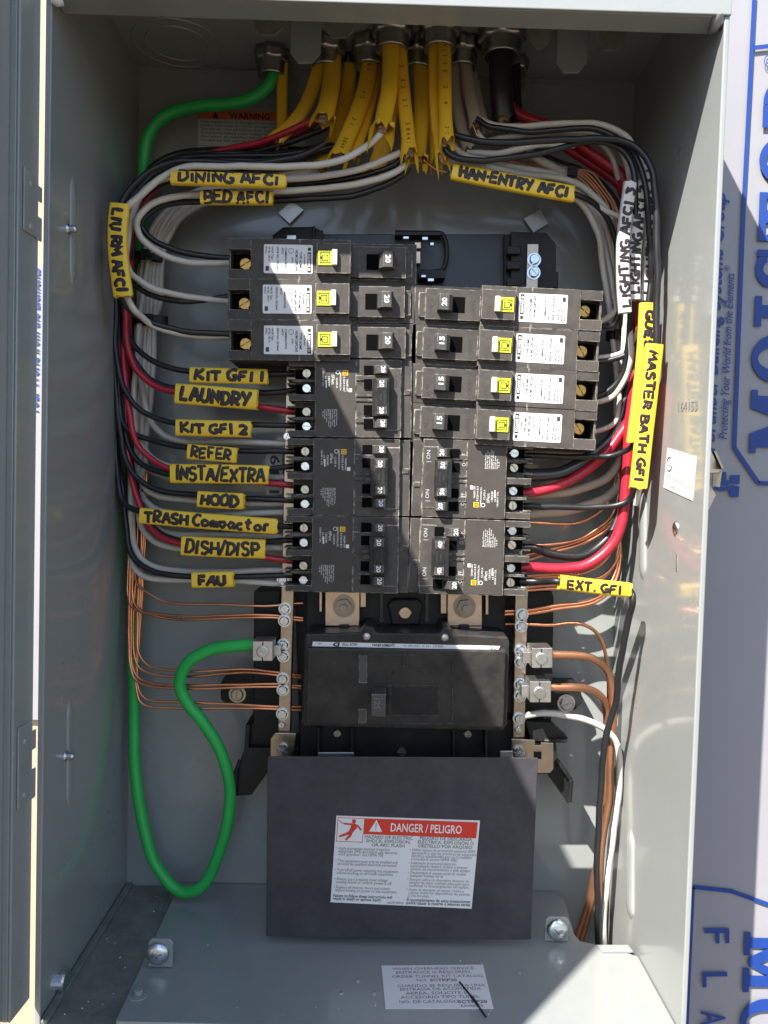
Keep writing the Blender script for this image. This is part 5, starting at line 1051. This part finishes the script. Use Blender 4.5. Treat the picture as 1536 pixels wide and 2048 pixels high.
sleeve('MASTER BATH GFI', 'long sunlit yellow sleeve handwritten BATH GFI, the front one by the right wall', [(1309, 689), (1301, 760), (1288, 870), (1276, 977)], 16, .058, span=(.05, .96), th=4.8, hfrac=.46, voff=-3)

# ================================================================== cables entering at the top
def connector(px, py, r, Y=None, label='', bushing=False):
    zc = ZC; c = PZ(px, py, zc-.006); 
    o = thing('cable_connector', label, 'connector', (c.x, c.y, zc), 'locknut connectors in the panel top'); R_ = PXL(r, c.y); c = Vector((c.x, c.y, zc))
    mb = MB(); g = lambda i, k: 1.0 if (i % 6) < 3 else .90
    mb.lathe(c, (0, 0, -1), [(R_*.7, .0003), (R_*1.0, .0006), (R_*1.0, .0078), (R_*.93, .0092), (R_*.7, .0092)], 48, g); mb.build('locknut', 'zinc_casting', o)
    mb = MB(); pr_ = [(R_*.72, .006)]
    for i in range(4): pr_ += [(R_*.82, .0096+i*.0022), (R_*.74, .0107+i*.0022)]
    pr_ += [(R_*.78, .0185), (R_*.68, .0188), (R_*.62, .006), (R_*.2, .005)]
    mb.lathe(c, (0, 0, -1), pr_, 36); mb.build('threaded_collar', 'zinc_casting', o)
    return c
for a in [(545, 118, 34, None, 'small die-cast connector on the left holding the green cable'), (655, 100, 36, None, 'die-cast connector holding the pair of split yellow cables'), (740, 97, 36, None, 'die-cast connector between the split yellow pair and the front one'),
          (785, 62, 40, None, 'large front die-cast connector, left of the two front ones'), (836, 103, 36, None, 'die-cast connector deep between the two large front ones'), (880, 60, 40, None, 'large front die-cast connector, right of the two front ones'),
          (925, 100, 36, None, 'die-cast connector holding the two grey cables'), (1004, 76, 47, None, 'largest die-cast connector holding the fat black cable'), (700, 135, 28, None, 'dim rear connector behind the split yellow pair'), (1030, 135, 26, None, 'dim rear connector behind the fat black cable')]: connector(*a)

def cable(label, l, r, m='yellow_jacket', flat=.62, split=0, printed=None, name='cable', group='sheathed cables from the panel top', ang=None, paper=True):
    r *= .9; l = fillY(l); pts = crom([P(*q) for q in l], 8); k = (sum(q[2] for q in l)/len(l)-CAM.y)/F; rnd = random.Random(int(l[0][0]+l[-1][1]))
    o = thing(name, label, 'cable', tuple(pts[0]), group); n = 24
    jag = [rnd.uniform(-.002, .004) for _ in range(n)] if split else None
    if split: jag = [((.013*split*max(0, cos(2*pi*i*2/n+1.0))**2+.006*split*max(0, cos(2*pi*i*5/n+l[0][0]))-.004*split)+rnd.uniform(-.001, .0015)) for i in range(n)]
    m_ = len(pts); rad = []; fl = []
    for i in range(m_):
        t = i/(m_-1); s = 1+.35*split*max(0, (t-.82)/.18)**1.5; rad.append(r*k*s); fl.append(r*k*flat*(1+.1*split*max(0, (t-.82)/.18)))
    d = (pts[-1]-pts[0]).normalized(); side = Vector((0, 1, 0)).cross(d).normalized()
    if ang: side = Matrix.Rotation(ang, 3, d) @ side
    mb = MB(); mb.tube(pts, rad, n, caps=False, flat=fl, side=side, jag=jag, power=.85); mb.build('jacket', m, o)
    if split and paper:
        mb = MB(); q = pts[-6:]; q2 = q+[q[-1]+(q[-1]-q[-2]).normalized()*.0015]; nn = 12
        mb.tube(q2, r*k*.55, nn, caps=True, flat=r*k*flat*.5, side=side, jag=[rnd.uniform(-.003, .002) for _ in range(nn)]); mb.build('paper_filler', 'kraft_paper', o)
    if printed:
        mb = MB(); i0 = int(m_*printed[1]); i1 = int(m_*printed[2]); A = pts[i0]; B = pts[i1]; seg = 3 
        chars = printed[0]; cnt = len(chars)
        for c_i, ch in enumerate(chars):
            if ch == ' ': continue
            f = i0+(i1-i0)*c_i/max(1, cnt-1); i = min(m_-2, int(f)); p = pts[i].lerp(pts[i+1], f-i); t = (pts[i+1]-pts[i]).normalized(); u_ = t; v_ = Vector((0, -1, 0)).cross(t).normalized(); nn = t.cross(v_)
            if nn.y > 0: nn = -nn
            put_text(mb, ch, p+nn*(r*k*flat*1.03)-v_*.0012-u_*.001, u_, v_, .0042)
        mb.build('print', 'ink', o)
    return o
cable('thin dim yellow cable hanging straight beside the green one', [(565, 112, .124), (564, 180), (564, 250), (566, 312, .12)], 12)
cable('yellow cable of the split pair, curving left behind', [(646, 98, .112), (634, 150), (614, 205), (588, 245), (552, 278, .11)], 15, split=.6)
cable('yellow cable of the split pair, in front with jagged slit end over a red wire', [(664, 98, .110), (664, 150, .104), (657, 200), (645, 243, .088)], 20, split=1.0)
cable('dark yellow cable in shadow behind the split pair', [(700, 130, .12), (694, 190), (676, 255), (655, 310), (640, 335, .115)], 16, split=.6)
cable('yellow cable with printed numbers slanting left to a slit end', [(742, 96, .109), (735, 160, .104), (715, 225), (690, 285), (676, 318, .085)], 18.5, split=.8, printed=('80 : 42 : 31  58441 2', .18, .97))
cable('yellow cable lying behind the printed slanting one', [(752, 98, .114), (744, 180), (726, 250), (705, 312, .096)], 15, split=.4)
cable('front yellow cable slit open over brown paper, left of the two front ones', [(782, 58, .0855), (782, 110, .083), (778, 180), (768, 232), (764, 262, .068)], 18.5, split=1.5)
cable('tapering yellow cable with printed numbers beside the slit front one', [(798, 60, .090), (802, 130), (808, 200), (815, 262), (818, 308, .078)], 15.5, split=.9, printed=('5 42:31  58441 2', .3, .98))
cable('yellow cable hanging behind the slit front pair', [(790, 100, .102), (786, 170), (772, 260), (758, 320), (745, 352, .10)], 19, split=.7)
cable('yellow cable with a flared cut end pointing down, centre', [(838, 98, .110), (842, 170, .104), (842, 240), (838, 300), (835, 322, .084)], 16.5, split=1.3)
cable('narrow yellow cable behind the flared centre one', [(850, 100, .114), (860, 190), (866, 270), (872, 326, .10)], 11, split=.8)
cable('front yellow cable with printed numbers, right of the two front ones', [(888, 56, .0845), (889, 115, .081), (890, 210), (893, 285, .068)], 15, split=.6, printed=('6511116 2 4   708', .12, .98))
cable('yellow cable just left of the right front printed one', [(870, 58, .087), (868, 140), (871, 230), (884, 318, .076)], 12, split=1.0)
cable('rear grey cable with a cut end low beside the black wires', [(913, 98, .113), (911, 180), (922, 250), (938, 300, .095)], 13, 'grey_jacket', split=.3)
cable('front grey cable cut open above a copper end', [(930, 98, .109), (935, 160, .104), (945, 215), (953, 248, .09)], 14, 'grey_jacket', split=.6)
cable('thin grey cable behind the two cut grey ones', [(940, 100, .114), (950, 160), (962, 220), (975, 262, .10)], 9, 'grey_jacket', split=.2)
cable('thick black cable dropping from the largest connector', [(1003, 72, .0905), (1001, 130), (1003, 190), (1007, 238, .10)], 25, 'black_wire', flat=.9, group='sheathed cables from the panel top', split=.25)
cable('thin black cable hanging behind the thick black one', [(1030, 130, .12), (1030, 180), (1034, 240, .122)], 13, 'black_wire', flat=.9)
cable('short grey cable piece lying slanted before the cable tie', [(1052, 304, .105), (1085, 324), (1120, 342), (1148, 352, .108)], 9, 'grey_jacket', flat=.8)
wire('c', 'tiny bare copper end poking out of the front grey cable', [(945, 246, .088), (950, 258), (955, 272, .088)], 2.6)
wire('c', 'bare copper wire curving from the flared centre cable to the right', [(846, 318, .084), (858, 328), (872, 338), (893, 344, .09)], 2.6)
# cable ties
def tie(label, x, y, rx, ry, Y, ang=0, w_=.0035):
    c = P(x, y, Y); k = PXL(1, Y); d = Vector((sin(ang), 0, cos(ang))); sd = Vector((cos(ang), 0, -sin(ang)))
    pts = [c+sd*(rx*k*cos(t*pi/12))+Vector((0, 1, 0))*(ry*k*sin(t*pi/12)) for t in range(25)]
    mb = MB(); vs = []; fs = []
    for q in pts: vs += [q-d*w_/2, q+d*w_/2]
    for i in range(24): fs.append((2*i, 2*i+2, 2*i+3, 2*i+1))
    mb.add(vs, fs); h = c-Vector((0, ry*k, 0)); mb.box(h.x-.003, h.x+.003, h.y-.003, h.y+.002, h.z-.003, h.z+.003)
    o = mb.build('cable_tie', 'base_plastic'); s = o.modifiers.new('thickness', 'SOLIDIFY'); s.thickness = .0012
    return tag(o, label, 'cable tie', 'black cable ties')
tie('black tie around the white wires right of the HAN-ENTRY label', 1140, 352, 22, 18, .110, -.95)
tie('black tie around the left white bundle beside the LIV RM label end', 302, 641, 34, 16, .122, 0, .006)
tie('black tie around the left white bundle, at the level of the top left breaker', 296, 513, 30, 14, .122, .15, .004)
tie('black tie around the right white bundle, beside the first right breaker', 1232, 672, 20, 16, .112, 0, .006)
# debris
rnd = random.Random(4); o = thing('wire_clippings', 'little copper wire clippings behind the green loop on the panel bottom', 'clippings', FP(355, 1778)); mb = MB()
for i in range(6):
    a = FP(340+rnd.uniform(0, 28), 1776+rnd.uniform(0, 8), .001); mb.tube([a, a+Vector((rnd.uniform(.004, .009), rnd.uniform(-.002, .002), rnd.uniform(.001, .006)))], .0005, 6)
mb.build('clipping', 'dull_copper', o)
mb = MB()
for i in range(48):
    if rnd.random() < .6: c = PZ(rnd.uniform(110, 330), rnd.uniform(1790, 2045), ft-.0034)
    else: c = FP(rnd.uniform(350, 1050), rnd.uniform(1790, 2040), .0001)
    if c.y > YB-.004 or c.y < .004 or c.x < XL+.003 or c.x > XR-.003: continue
    s_ = rnd.uniform(.0002, .0007); mb.lathe(c, (rnd.uniform(-.3, .3), rnd.uniform(-.3, .3), 1), [(s_, 0), (s_*.7, s_*.5), (.00001, s_*.7)], 6)
tag(mb.build('dust_grains', 'debris'), 'pale dust and grit scattered over the panel bottom', 'dust', kind='stuff')
